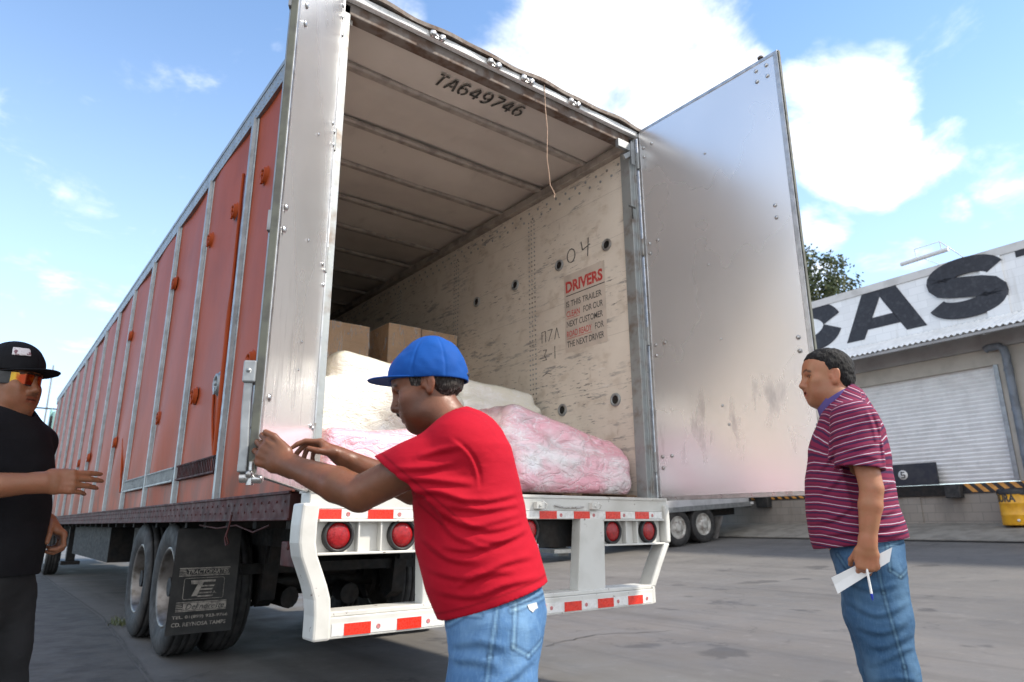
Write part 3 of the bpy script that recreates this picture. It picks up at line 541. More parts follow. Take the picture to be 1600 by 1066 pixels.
# ---- doors
def make_door(hinge, ang, sgn, name):
    """door swings about a vertical hinge at (x, y); local u = away from hinge, w = inner-face normal"""
    u = Vector((math.cos(ang), math.sin(ang), 0)); w = Vector((-u.y, u.x, 0)) * sgn; O = Vector((hinge[0], hinge[1], 0))
    P = lambda a, o, z: O + u * a + w * o + Vector((0, 0, z))
    Wd, z0, z1 = 1.262, 1.155, 4.085
    def bx(mb, a0, a1, o0, o1, zA, zB, mi=0): return mb.obox(P((a0 + a1) / 2, (o0 + o1) / 2, (zA + zB) / 2), (u, w, (0, 0, 1)), ((a1 - a0) / 2, (o1 - o0) / 2, (zB - zA) / 2), mi)
    body = MB(); bx(body, .012, Wd - .02, -.018, -.006, z0 + .01, z1 - .01)
    d = body.build('rear_door', MT['orange'], trailer, fix=True)
    b = MB(); b.grid(lambda s, t: P(.024 + s * (Wd - .058), .0005 + .003 * math.sin(s * 5 + 1) * math.sin(t * 7), z0 + .02 + t * (z1 - z0 - .04)), 14, 30); sheetb = b
    b = MB()
    bx(b, 0, .026, -.020, .004, z0, z1); bx(b, Wd - .034, Wd, -.020, .005, z0, z1); bx(b, .0, Wd, -.020, .004, z1 - .022, z1 + .004); bx(b, 0, Wd, -.020, .004, z0 - .004, z0 + .024); b.build('edge_frame', MT['alu2'], d, .003, fix=True)
    b = MB(); bx(b, Wd + .002, Wd + .008, -.022, .002, z0, z1); bx(b, 0, Wd, -.028, -.021, z1 - .01, z1 + .012); b.build('rubber_seal', MT['seal'], d, .002, fix=True)
    b = sheetb
    for zc in (3.88, 3.05, 2.24, 1.42):
        for da, dz in ((.06, .035), (.06, -.045), (.145, .035)): b.lathe([(.014, 0), (.012, .005), (.006, .008), (0, .008)], P(da, .004, zc + dz), w, 8, 1)
        if zc in (2.24, 3.88): pass
    for zc in (3.98, 2.95, 2.05, 1.35):
        for da, dz in ((Wd - .09, .04), (Wd - .09, -.045), (Wd - .17, .04), (Wd - .17, -.045))[:4 if zc > 3.5 else 2]: b.lathe([(.014, 0), (.012, .005), (.006, .008), (0, .008)], P(da - (.05 if zc == 2.95 else 0), .004, zc + dz * (1 if zc != 1.35 else 1.4)), w, 8, 1)
    for zc in (3.6, 2.75, 2.2, 1.75, 1.62): b.lathe([(.009, 0), (.005, .004), (0, .005)], P(Wd * .47 + .04 * math.sin(zc * 9), .004, zc), w, 6, 1)
    b.build('inner_sheet', [MT['alu'], MT['steel']], d)
    for zc in (3.83, 3.08, 2.36, 1.42):
        b = MB(); b.tube([P(-.008, -.005, zc - .07), P(-.008, -.005, zc + .07)], .016, 10); bx(b, -.03, .03, -.006, .0, zc - .06, zc + .06); b.build('hinge', MT['frame'], d, fix=True)
    return d, P, u, w, bx
dR, PR, uR, wR, _b = make_door((2.572, -.02), R(-90), -1, 'right')
b = MB(); b.tube([PR(1.12, -.03, 4.08), PR(1.12, -.03, 4.125)], .006, 6); b.lathe([(.02, 0), (.022, .01), (.012, .02), (0, .02)], PR(1.12, -.03, 4.118), (0, 0, 1), 10); b.build('lock_rod_tip', MT['rust'], dR)
dL, PL, uL, wL, bxL = make_door((.02, -.025), math.atan2(-1.105, -.605), 1, 'left')
dL['label'] = 'left rear door swung wide open'; dR['label'] = 'right rear door standing straight out'
# outer lock gear of the left door (seen past its free edge)
b = MB(); b.tube([PL(1.12, -.045, 1.2), PL(1.12, -.045, 4.05)], .014, 10)
for zc in (1.35, 2.05, 3.0, 3.9): bxL(b, 1.09, 1.15, -.06, -.021, zc - .04, zc + .04)
b.build('lock_rod', MT['galv'], dL, .003, fix=True)
b = MB(); bxL(b, 1.22, 1.275, -.062, -.022, 1.437, 1.508); b.lathe([(.009, 0), (.008, .005), (0, .008)], PL(1.275, -.044, 1.475), uL, 10); b.build('handle_hasp', MT['galv'], dL, .006, fix=True)
b = MB()
pts = [(1.255, -.044, 1.45), (1.258, -.044, 1.38), (1.265, -.040, 1.30), (1.268, -.036, 1.24), (1.272, -.036, 1.165)]
for (a0, o0, zA), (a1, o1, zB) in zip(pts[:-1], pts[1:]): b.beam(PL(a0, o0, zA), PL(a1, o1, zB + -.008), .027, .018, tuple(uL))
b.build('lock_handle', MT['galv'], dL, .004, fix=True)
b = MB()
b.lathe([(.012, -.02), (.012, .02), (.007, .028), (0, .028)], PL(1.262, -.012, 1.152), tuple(uL), 10); b.lathe([(.016, -.012), (.016, .012), (.01, .018), (0, .018)], PL(1.262, -.03, 1.142), tuple(wL), 10); b.lathe([(.013, -.012), (.013, .012), (.008, .018), (0, .018)], PL(1.262, .008, 1.138), tuple(wL), 10)
b.tube([PL(1.262, -.012, 1.19), PL(1.262, -.012, 1.12)], .012, 8); b.build('locking_cam', MT['steel'], dL, fix=True)
# ------------------------------------------------------------------ string hanging from the header
b = MB(); b.tube([(1.573, -.028, 4.10), (1.577, -.03, 3.9), (1.592, -.03, 3.74), (1.588, -.03, 3.62), (1.583, -.03, 3.5), (1.60, -.03, 3.38), (1.607, -.03, 3.3), (1.635, -.03, 3.265), (1.65, -.03, 3.24), (1.643, -.028, 3.215)], .0032, 6)
tag(b.build('string', mat('jute_string', (.52, .36, .26), None, 40, .9)), 'thin frayed string dangling from the trailer roof edge', 'string')
# ------------------------------------------------------------------ implicit surfaces (for bags, bodies and cloth)
f32 = np.float32
def V3(*p): return np.array(p, f32)
_perm = np.random.RandomState(11).rand(4096).astype(f32)
def vnoise(P, sc, seed=0):
    q = P * f32(sc) + f32(seed * 17.3 + 200); i = np.floor(q).astype(np.int64); f = q - i; f = f * f * (3 - 2 * f); r = 0
    h = lambda a, b, c: _perm[((i[:, 0] + a) * 73 + (i[:, 1] + b) * 1259 + (i[:, 2] + c) * 3571) % 4096]
    x00 = h(0, 0, 0) * (1 - f[:, 0]) + h(1, 0, 0) * f[:, 0]; x10 = h(0, 1, 0) * (1 - f[:, 0]) + h(1, 1, 0) * f[:, 0]
    x01 = h(0, 0, 1) * (1 - f[:, 0]) + h(1, 0, 1) * f[:, 0]; x11 = h(0, 1, 1) * (1 - f[:, 0]) + h(1, 1, 1) * f[:, 0]
    return ((x00 * (1 - f[:, 1]) + x10 * f[:, 1]) * (1 - f[:, 2]) + (x01 * (1 - f[:, 1]) + x11 * f[:, 1]) * f[:, 2]) - .5
def cone(a, b, r1, r2):
    a, b = V3(*a), V3(*b); ab = b - a; L2 = float(ab @ ab) + 1e-9
    def fn(P):
        t = np.clip(((P - a) @ ab) / L2, 0, 1); return np.sqrt((((P - a) - t[:, None] * ab) ** 2).sum(1)) - (r1 + (r2 - r1) * t)
    return fn
def ell(c, r, M=None):
    c = V3(*c); r = V3(*r); M = np.eye(3, dtype=f32) if M is None else np.array(M, f32)
    def fn(P):
        q = (P - c) @ M.T; k0 = np.sqrt(((q / r) ** 2).sum(1)); k1 = np.sqrt(((q / (r * r)) ** 2).sum(1)) + 1e-6
        return np.where(k0 < .05, -r.min(), k0 * (k0 - 1) / k1)
    return fn
def ecap(a, b, ra, rb, X, Y):
    """capsule whose section is an ellipse: radii (along X, along Y) run from ra to rb"""
    a, b, X, Y = V3(*a), V3(*b), V3(*X), V3(*Y); ab = b - a; L2 = float(ab @ ab) + 1e-9; ra = V3(*ra); rb = V3(*rb)
    def fn(P):
        t = np.clip(((P - a) @ ab) / L2, 0, 1); q = (P - a) - t[:, None] * ab; r = ra + (rb - ra) * t[:, None]
        x, y = q @ X, q @ Y; w2 = np.maximum((q ** 2).sum(1) - x * x - y * y, 0); m = r.min(1)
        k0 = np.sqrt((x / r[:, 0]) ** 2 + (y / r[:, 1]) ** 2 + w2 / m ** 2); k1 = np.sqrt((x / r[:, 0] ** 2) ** 2 + (y / r[:, 1] ** 2) ** 2 + w2 / m ** 4) + 1e-6
        return np.where(k0 < .05, -m, k0 * (k0 - 1) / k1)
    return fn
def rbox(c, half, rad, M=None):
    c = V3(*c); hf = V3(*half) - rad; M = np.eye(3, dtype=f32) if M is None else np.array(M, f32)
    def fn(P):
        q = np.abs((P - c) @ M.T) - hf; return np.sqrt((np.maximum(q, 0) ** 2).sum(1)) + np.minimum(q.max(1), 0) - rad
    return fn
def halfspace(p, n):
    p, n = V3(*p), V3(*n); n = n / np.sqrt((n ** 2).sum())
    return lambda P: (P - p) @ n
def rotm(yaw=0, pitch=0, roll=0):
    return np.array(Matrix.Rotation(yaw, 3, 'Z') @ Matrix.Rotation(pitch, 3, 'Y') @ Matrix.Rotation(roll, 3, 'X'), f32).T
class Sdf:
    def __init__(s): s.p = []; s.post = []
    def add(s, fn, k=.02): s.p.append((fn, k, 1)); return s
    def sub(s, fn, k=.01): s.p.append((fn, k, -1)); return s
    def cut(s, fn): s.p.append((fn, 0, 0)); return s                      # intersect
    def deco(s, fn): s.post.append(fn); return s                        # d -> fn(P, d)
    def ev(s, P, keep=None):
        d = None
        for i, (fn, k, op) in enumerate(s.p):
            if keep is not None and not keep[i]: continue
            e = fn(P)
            if op == 1:
                if d is None: d = e
                elif k > 0: h = np.maximum(k - np.abs(d - e), 0) / k; d = np.minimum(d, e) - h * h * k * f32(.25)
                else: d = np.minimum(d, e)
            elif d is not None:
                if op == -1: h = np.maximum(k - np.abs(d + e), 0) / k; d = np.maximum(d, -e) + h * h * k * f32(.25)
                else: d = np.maximum(d, e)
        if d is None: d = np.full(len(P), 9, f32)
        for fn in s.post: d = fn(P, d)
        return d
    def cull(s, c, rad):
        c = c[None]; es = [float(fn(c)[0]) for fn, k, op in s.p]; m = min([e for e, (f_, k, op) in zip(es, s.p) if op == 1] + [9])
        return [True if op == 0 else (e - rad * 1.25 < max(m, 0) + rad * 1.25 + k) if op == 1 else (e < rad * 1.4 + k + .03) for e, (f_, k, op) in zip(es, s.p)]
def surface(sdf, lo, hi, h):
    lo = np.array(lo, f32); B = 8; n = np.ceil((np.array(hi) - lo) / h / B).astype(int); nb = n
    I = np.stack(np.meshgrid(*[np.arange(k) for k in nb], indexing='ij'), -1).reshape(-1, 3)
    ctr = lo + (I + .5).astype(f32) * f32(B * h); dc = np.concatenate([sdf.ev(ctr[i:i + 40000]) for i in range(0, len(ctr), 40000)])
    vals = np.repeat(np.repeat(np.repeat(dc.reshape(nb), B, 0), B, 1), B, 2).astype(f32)
    near = np.abs(dc) < B * h * 1.35 + .012; act = I[near]; sup = act // 3; key = sup[:, 0] * 1000000 + sup[:, 1] * 1000 + sup[:, 2]; order = np.argsort(key, kind='stable'); act = act[order]; key = key[order]
    cut = np.flatnonzero(np.diff(key)) + 1; loc = np.stack(np.meshgrid(*[np.arange(B)] * 3, indexing='ij'), -1).reshape(-1, 3)
    for gidx in np.split(np.arange(len(act)), cut):
        if not len(gidx): continue
        A = act[gidx]; G = (A[:, None] * B + loc[None]).reshape(-1, 3); P = lo + G.astype(f32) * f32(h); c = (P.min(0) + P.max(0)) / 2; rad = float(np.sqrt(((P.max(0) - c) ** 2).sum()))
        vals[G[:, 0], G[:, 1], G[:, 2]] = sdf.ev(P, sdf.cull(c, rad))
    ins = vals < 0; cnt = np.zeros(tuple(np.array(vals.shape) - 1), np.int8)
    offs = [(a, b, c) for a in (0, 1) for b in (0, 1) for c in (0, 1)]; S = vals.shape
    for a, b, c in offs: cnt += ins[a:S[0] - 1 + a, b:S[1] - 1 + b, c:S[2] - 1 + c]
    cells = np.argwhere((cnt > 0) & (cnt < 8)); cv = np.stack([vals[cells[:, 0] + a, cells[:, 1] + b, cells[:, 2] + c] for a, b, c in offs], 1)
    acc = np.zeros((len(cells), 3), f32); num = np.zeros(len(cells), f32); O = np.array(offs, f32)
    for i in range(8):
        for j in range(i + 1, 8):
            if np.abs(O[i] - O[j]).sum() != 1: continue
            a, b = cv[:, i], cv[:, j]; m = (a < 0) != (b < 0); t = np.where(m, a / np.where(m, a - b, 1), 0)
            acc += m[:, None] * (O[i] + t[:, None] * (O[j] - O[i])); num += m
    verts = lo + (cells + acc / num[:, None]).astype(f32) * f32(h)
    idx = np.full(cnt.shape, -1, np.int32); idx[tuple(cells.T)] = np.arange(len(cells)); quads = []
    for ax in range(3):
        sl0 = [slice(None)] * 3; sl1 = [slice(None)] * 3; sl0[ax] = slice(0, S[ax] - 1); sl1[ax] = slice(1, S[ax]); a = ins[tuple(sl0)]; e = np.argwhere(a != ins[tuple(sl1)])
        u, v = (ax + 1) % 3, (ax + 2) % 3; e = e[(e[:, u] > 0) & (e[:, v] > 0) & (e[:, u] < cnt.shape[u]) & (e[:, v] < cnt.shape[v])]
        def g(du, dv): q = e.copy(); q[:, u] += du; q[:, v] += dv; return idx[tuple(q.T)]
        q = np.stack([g(-1, -1), g(0, -1), g(0, 0), g(-1, 0)], 1); fl = ~a[tuple(e.T)]; q[fl] = q[fl][:, ::-1]; quads.append(q)
    q = np.concatenate(quads); q = q[(q >= 0).all(1)]
    return verts, q
def relax(v, q, it=1, lam=.5):
    for _ in range(it):
        s = np.zeros_like(v); c = np.zeros(len(v), f32)
        for i in range(4):
            a, b = q[:, i], q[:, (i + 1) % 4]; np.add.at(s, a, v[b]); np.add.at(c, a, 1); np.add.at(s, b, v[a]); np.add.at(c, b, 1)
        v = v + lam * (s / np.maximum(c, 1)[:, None] - v)
    return v
def mesh_np(name, v, q, mats, parent=None, colors=None, mi=None):
    me = D.meshes.new(name); me.vertices.add(len(v)); me.vertices.foreach_set('co', v.astype(f32).ravel()); me.loops.add(q.size); me.loops.foreach_set('vertex_index', q.astype(np.int32).ravel())
    me.polygons.add(len(q)); me.polygons.foreach_set('loop_start', np.arange(0, q.size, 4, dtype=np.int32)); me.polygons.foreach_set('use_smooth', np.ones(len(q), bool))
    for m in (mats if isinstance(mats, (list, tuple)) else [mats]): me.materials.append(m)
    if mi is not None: me.polygons.foreach_set('material_index', mi.astype(np.int32))
    if colors is not None:
        at = me.color_attributes.new('tint', 'FLOAT_COLOR', 'POINT'); at.data.foreach_set('color', np.concatenate([colors, np.ones((len(v), 1))], 1).astype(f32).ravel())
    me.update(calc_edges=True); me.validate(); return link(name, me, parent)

def fold_fn(folds):
    fs = [(V3(*a), V3(*b), w, h) for a, b, w, h in folds]
    def fn(P, d):
        for a, b, w, h in fs:
            ab = b - a; t = np.clip((P - a) @ ab / float(ab @ ab), 0, 1); r = np.sqrt(((P - a - t[:, None] * ab) ** 2).sum(1)) / w; fade = np.sin(np.clip(t, 0.02, .98) * math.pi) ** .5
            d = d - h * fade * (np.exp(-r * r) - .55 * np.exp(-((r - 1.7) / .8) ** 2))
        return d
    return fn
def drape(lines, side, w, h, x=1.):
    """long creases that run round one side (side = sign of y) of a garment, given as curves in (x, z)"""
    cs = []
    for L in lines:
        p = np.array(L, float); t = np.linspace(0, 1, 9); k = len(p) - 1; i = np.minimum((t * k).astype(int), k - 1); u = (t * k - i)[:, None]; g = lambda j: p[np.clip(j, 0, k)]
        q = .5 * (2 * g(i) + (g(i + 1) - g(i - 1)) * u + (2 * g(i - 1) - 5 * g(i) + 4 * g(i + 1) - g(i + 2)) * u ** 2 + (3 * g(i) - g(i - 1) - 3 * g(i + 1) + g(i + 2)) * u ** 3); cs.append((q.astype(f32), q.min(0) - .05, q.max(0) + .05))
    def fn(P, d):
        X = P[:, [0, 2]]; on = P[:, 1] * side > .02
        for q, lo, hi in cs:
            m = np.flatnonzero(on & (X[:, 0] > lo[0]) & (X[:, 0] < hi[0]) & (X[:, 1] > lo[1]) & (X[:, 1] < hi[1]))
            if not len(m): continue
            Y = X[m]; best = np.full(len(m), 9, f32); par = np.zeros(len(m), f32); sg = np.zeros(len(m), f32)
            for j in range(len(q) - 1):
                a, ab = q[j], q[j + 1] - q[j]; t = np.clip((Y - a) @ ab / (ab @ ab + 1e-9), 0, 1); v = Y - a - t[:, None] * ab; r = np.sqrt((v ** 2).sum(1)); k = r < best; best[k] = r[k]; par[k] = (j + t[k]) / (len(q) - 1); sg[k] = v[k, 1]
            r = best / w; fade = np.sin(np.clip(par, .01, .99) * math.pi) ** .6; e = h * fade * (np.exp(-r * r) - .8 * np.exp(-((best / w - 1.5) / .9) ** 2) * (sg < 0))
            d[m] -= e.astype(f32)
        return d
    return fn
# ------------------------------------------------------------------ cargo
def m_wrap(name, ca, cb, cc, scale=2.5, coat=1., lo=.42, hi=.58, grey=.5, bs=1.):
    t = NT(name); c = t.mix(t.ramp(t.noise(scale, 4, (1, 1, 1.6)), lo, hi), ca, cb); gr = t.math('MULTIPLY', t.ramp(t.noise(3, 7, (.6, 1, 1.6), .6), .52, .66), grey); c = t.mix(gr, c, cc)
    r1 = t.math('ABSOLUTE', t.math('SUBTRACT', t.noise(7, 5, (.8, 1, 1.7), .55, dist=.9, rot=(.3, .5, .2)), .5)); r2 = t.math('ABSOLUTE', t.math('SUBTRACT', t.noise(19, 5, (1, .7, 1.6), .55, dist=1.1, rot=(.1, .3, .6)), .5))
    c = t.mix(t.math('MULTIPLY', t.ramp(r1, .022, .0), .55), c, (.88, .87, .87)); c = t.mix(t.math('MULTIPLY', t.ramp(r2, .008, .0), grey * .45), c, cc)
    t.set('Base Color', c); t.set('Roughness', .3); t.set('Coat Weight', coat); t.set('Coat Roughness', .04); t.set('Coat IOR', 1.65)
    b = t.bump(t.ramp(r1, .0, .10), .36 * bs, .014); t.bump(t.ramp(r2, .0, .12), .28 * bs, .004, b); return t.m
PINK = m_wrap('pink_sack_in_clear_wrap', (.86, .44, .53), (.88, .64, .69), (.70, .56, .60), 2.5, 1., .52, .9, .4, 1.3); PINKW = m_wrap('wrapped_pink_bale', (.88, .42, .49), (.86, .80, .80), (.50, .47, .47), 1.6, 1., .45, .63, .6, 1.35)
CREAM = m_wrap('cream_plastic_sheeting', (.80, .77, .65), (.82, .80, .73), (.66, .63, .54), 2, .8, grey=.3, bs=.95)
def bag(name, label, cat, prims, lo, hi, m, h=.012, amp=.012, seed=0, fl=1.17, group=None, nf=26, fa=.016):
    s = Sdf(); rs = np.random.RandomState(seed)
    for p_ in prims: s.add(p_, .035)
    lo_, hi_ = np.array(lo), np.array(hi); fl_ = []
    for k in range(nf):
        p = lo_ + rs.rand(3) * (hi_ - lo_); dv = rs.randn(3) * (1, .8, .45); dv /= np.linalg.norm(dv); fl_.append((p - dv * rs.uniform(.1, .3), p + dv * rs.uniform(.1, .35), rs.uniform(.012, .035), rs.uniform(.4, 1) * fa))
    s.deco(fold_fn(fl_))
    def dec(P, d):
        Q = P + np.stack([vnoise(P, 4, seed + 5)] * 3, 1) * f32(.12)
        a = vnoise(Q * V3(1, 1, 1.7), 6, seed); b_ = vnoise(Q * V3(.7, 1, 2.2), 15, seed + 1); c_ = vnoise(Q, 3, seed + 2)
        return d + amp * (1.8 * c_ + 1.6 * np.abs(a) + .9 * np.abs(b_) - .5)
    s.deco(dec); s.deco(lambda P, d: np.maximum(d, f32(fl) - P[:, 2])); v, q = surface(s, lo, hi, h); v[:, 2] = np.maximum(v[:, 2], fl)
    return tag(mesh_np(name, v, q, m), label, cat, group)
rb_ = rbox
bag('wrapped_bale', 'big bale of pink sacks in shiny clear wrap at the right edge of the load', 'bale',
    [rb_((1.95, .52, 1.335), (.53, .40, .155), .09), rb_((1.93, .60, 1.52), (.53, .38, .17), .09, rotm(pitch=R(13))), ell((1.62, .50, 1.50), (.26, .34, .22)), rb_((2.22, .56, 1.40), (.27, .38, .16), .08, rotm(pitch=R(8)))], (1.2, .02, 1.12), (2.6, 1.15, 2.0), PINKW, .011, .014, 3, 1.195, nf=34)
bag('plastic_sack', 'shiny pink sack low behind the hands of the man in red', 'sack', [rb_((.60, .50, 1.33), (.44, .34, .175), .06, rotm(pitch=R(2))), rb_((.66, .58, 1.48), (.36, .26, .09), .05, rotm(roll=R(6), pitch=R(-7)))], (.06, .06, 1.12), (1.2, 1.1, 1.8), PINK, .011, .010, 8, 1.166)
bag('plastic_sack', 'pink sack in clear wrap half hidden behind the face of the man in red', 'sack', [rb_((1.12, .42, 1.31), (.26, .30, .14), .06, rotm(pitch=R(-10))), rb_((1.04, .62, 1.45), (.2, .2, .10), .05, rotm(pitch=R(12)))], (.75, .05, 1.12), (1.6, 1.0, 1.75), PINK, .012, .010, 21, 1.166)
bag('sheeted_bundle', 'tall cream plastic bundle under the wrapped carton at the left of the load', 'bundle', [rb_((.92, 1.5, 1.58), (.66, .42, .42), .08), rb_((.98, 1.5, 1.93), (.42, .40, .25), .12, rotm(pitch=R(8))), rb_((1.3, 1.42, 1.84), (.34, .36, .24), .1, rotm(pitch=R(20)))], (.08, .9, 1.12), (1.8, 2.1, 2.45), CREAM, .014, .010, 13, 1.166)
bag('sheeted_bundle', 'cream plastic bundle behind the neck of the man in red, against the trailer wall', 'bundle', [rb_((2.04, 1.5, 1.58), (.44, .42, .40), .08), rb_((2.02, 1.5, 1.94), (.40, .38, .17), .08, rotm(pitch=R(5)))], (1.55, .9, 1.12), (2.53, 2.1, 2.3), CREAM, .014, .010, 17, 1.166)
b = MB()
for y in (.12, .5, .95):
    b.box((1.32, y - .05, 1.166), (2.48, y + .05, 1.178))
    for x in (1.36, 1.87, 2.4): b.box((x - .05, y - .045, 1.178), (x + .05, y + .045, 1.188))
for i in range(7): b.box((1.32 + i * .168, .08, 1.1885), (1.32 + i * .168 + .11, 1.0, 1.1945))
tag(b.build('wooden_pallet', MT['wood']), 'thin wooden pallet under the pink bale', 'pallet')
def m_card():
    t = NT('corrugated_cardboard'); c = t.mix(t.ramp(t.noise(3, 5), .35, .7), (.62, .40, .23), (.53, .33, .18)); c = t.mix(t.math('MULTIPLY', t.ramp(t.noise(90, 2, (.02, .02, 1)), .5, .6), .12), c, (.25, .14, .07)); t.set('Base Color', c); t.set('Roughness', .7); return t.m
CARD = m_card()
def m_film():
    t = NT('stretch_film'); t.set('Base Color', (.9, .9, .9)); t.set('Roughness', .12); fl = t.ramp(t.noise(10, 7, (1.5, 1, .5), .65, dist=2, rot=(.4, .8, .2)), .5, .68, .07, .5); t.set('Alpha', fl); t.bump(t.noise(9, 6, (2, 1, .35), dist=1.5, rot=(.2, .5, 0)), .9, .02); return t.m
FILM = m_film()
def carton(x0, y0, z0, x1, y1, z1, label, film=True):
    t = thing('cardboard_box', ((x0 + x1) / 2, (y0 + y1) / 2, z0), label, 'box')
    b = MB(); b.box((x0, y0, z0), (x1, y1, z1)); b.build('carton', CARD, t, .008)
    b = MB(); b.box((x0 + .01, (y0 + y1) / 2 - .03, z1), (x1 - .01, (y0 + y1) / 2 + .03, z1 + .003)); b.build('packing_tape', MT['wood'], t)
    if film:
        b = MB(); b.grid(lambda u, v: (x0 - .006 + (x1 - x0 + .012) * u, y0 - .008 - .006 * math.sin(u * 20 + v * 9), z0 + (z1 - z0) * v), 24, 24); b.grid(lambda u, v: (x0 - .008 - .006 * math.sin(u * 17 + v * 9), y1 - (y1 - y0 + .008) * u, z0 + (z1 - z0) * v), 16, 16); b.build('stretch_film', FILM, t)
carton(.62, 2.5, 2.05, 1.49, 3.3, 2.83, 'wide film wrapped carton at the left of the load, topmost of its stack'); carton(.62, 2.5, 1.166, 1.49, 3.3, 2.045, 'lower carton of the left stack behind the cream bundle', False)
carton(1.70, 2.52, 2.05, 2.065, 3.3, 2.92, 'tall carton with a bright film glare above the blue cap'); carton(1.70, 2.52, 1.166, 2.065, 3.3, 2.045, 'lower carton under the glaring film wrapped carton', False)
carton(2.075, 2.52, 2.05, 2.5, 3.3, 2.915, 'carton against the trailer wall, behind the back of the blue cap'); carton(2.075, 2.52, 1.166, 2.5, 3.3, 2.045, 'lower carton against the trailer wall', False)

# ------------------------------------------------------------------ second trailer backed to the dock
def zt(o): return 1.60 - .0615 * o
def gz(s, o): x, y, _ = F(s, o, 0); return ground_z(x, y)
t2 = thing('parked_trailer', F(-.45, 6, 0), 'grey trailer backed up to the dock beyond the open right door', 'trailer')
def slab(s0, s1, o0, o1, za, zb, m=None, mi=0):
    m = m or MB(); vs = [F(s, o, zt(o) + z) for z in (za, zb) for s, o in ((s0, o0), (s1, o0), (s1, o1), (s0, o1))]
    return m.add(vs, [(0, 3, 2, 1), (4, 5, 6, 7), (0, 1, 5, 4), (1, 2, 6, 5), (2, 3, 7, 6), (3, 0, 4, 7)], mi)
t2m = mat('pale_grey_trailer_side', (.55, .55, .56), (.45, .45, .46), 3, .4, .2)
slab(-1.72, .80, 1.12, 12.0, .03, 2.7).build('body', t2m, t2, .01, fix=True)
slab(.78, .825, 1.05, 12.0, -.09, .035).build('bottom_rail', MT['galv'], t2, fix=True)
m_ = slab(-1.7, .8, 1.02, 1.12, -.12, 2.7); slab(-.9, .4, 1.3, 12, -.30, -.1, m_)
for o in (3.02, 4.0): m_.tube([F(.6, o, gz(.7, o) + .49), F(-1.6, o, gz(.7, o) + .49)], .09, 10)
m_.build('chassis_beams', MT['darksteel'], t2, fix=True)
for o in (3.04, 4.01):
    z = gz(.7, o) + .478
    for s, sg in ((.66, 1), (.35, -1), (-1.3, 1), (-1.62, -1)): wheel(t2, F(s, o, z), (-FD[0] * sg, -FD[1] * sg, 0), MT['rim'], 0 if s > .5 else 1, .478)
b = MB(); b.grid(lambda u, v: F(.78 - u * .6, 2.42 + .12 * (1 - v) * (v > -.1) - .18 * v, gz(.7, 2.4) + .05 + v * .58), 2, 4); b.build('mud_flap', mat('grey_mud_flap', (.20, .19, .18), (.13, .12, .11), 5, .6), t2)
b = MB(); m2 = b
for s, o, z0, z1, ds, do in ((.55, 7.55, .55, .62, .25, .5), (.55, 7.55, .34, .42, .3, .55)): m2.obox(F(s, o, (z0 + z1) / 2), (FX, FO, (0, 0, 1)), (ds, do, (z1 - z0) / 2))
b.obox(F(.3, 7.5, .7), (FX, FO, (0, 0, 1)), (.1, .15, .45)); b.build('landing_gear', MT['galv'], t2, fix=True)
b = MB(); b.tube([F(.86, 7.55 + .02 * math.sin(i * 1.9), .68 - i * .05 if i < 6 else .38 + (i - 6) * .02) for i in range(9)], .018, 6); b.build('chain', MT['galv'], t2)
b = MB(); b.obox(F(.80, 1.04, 1.53), (FX, FO, (0, 0, 1)), (.05, .05, .03)); b.build('marker_light', MT['whitetape'], t2)

# ------------------------------------------------------------------ warehouse
wh = thing('warehouse', F(4, -3, .95), 'white block warehouse with black painted letters, awning and roller doors', 'building')
def m_block(name, col, mort, bw, bh, rough=.8, soot=0., tilt=0):
    t = NT(name); br = t.n('ShaderNodeTexBrick'); mp = t.n('ShaderNodeMapping'); t.t.links.new(t.tc.outputs['Object'], mp.inputs[0]); mp.inputs['Rotation'].default_value = (R(90), 0, 0)
    cx_ = t.n('ShaderNodeCombineXYZ'); xyz = t.xyz(); t.put(cx_.inputs[0], xyz[1]); t.put(cx_.inputs[1], xyz[2]); t.t.links.new(cx_.outputs[0], br.inputs[0])
    br.inputs['Scale'].default_value = 1; br.inputs['Brick Width'].default_value = bw; br.inputs['Row Height'].default_value = bh; br.inputs['Mortar Size'].default_value = .008; br.inputs['Mortar Smooth'].default_value = .3
    br.inputs['Color1'].default_value = (*col, 1); br.inputs['Color2'].default_value = (*[c * .9 for c in col], 1); br.inputs['Mortar'].default_value = (*mort, 1)
    c = t.mix(t.math('MULTIPLY', t.ramp(t.noise(1.5, 8, (1, 1, .6)), .45, .75), .35 + soot), br.outputs[0], tuple(x * .55 for x in col)); c = t.mix(t.math('MULTIPLY', t.ramp(t.noise(5, 6, (1, 1, .12), .6), .56, .74), .35), c, tuple(x * .6 * k for x, k in zip(col, (1, .95, .86)))); t.set('Base Color', c); t.set('Roughness', rough); t.bump(br.outputs[1], -.35, .01); return t.m
PARA = m_block('white_painted_block', (.84, .84, .83), (.70, .70, .69), .4, .2, .7, -.2); BASE = m_block('bare_grey_block', (.30, .27, .235), (.2, .185, .165), .4, .2, .85, .35)
BEIGE = mat('beige_render', (.50, .46, .40), (.42, .385, .335), 2, .8); GREYW = mat('grey_render', (.36, .355, .35), (.30, .295, .29), 2, .8)
def fb(s0, s1, o0, o1, z0, z1, m=None, mi=0):
    m = m or MB(); return m.obox(F((s0 + s1) / 2, (o0 + o1) / 2, (z0 + z1) / 2), (FX, FO, (0, 0, 1)), (abs(s1 - s0) / 2, abs(o1 - o0) / 2, (z1 - z0) / 2), mi)
fb(-14, 16, -.2, 0, .5, 1.62).build('dock_wall', BASE, wh)
fb(-14, 16, -12, -.25, 5.0, 7.0).build('upper_mass', GREYW, wh)
m_ = fb(-14, 16, -.22, .0, 5.3, 6.985); m_.build('parapet', PARA, wh)
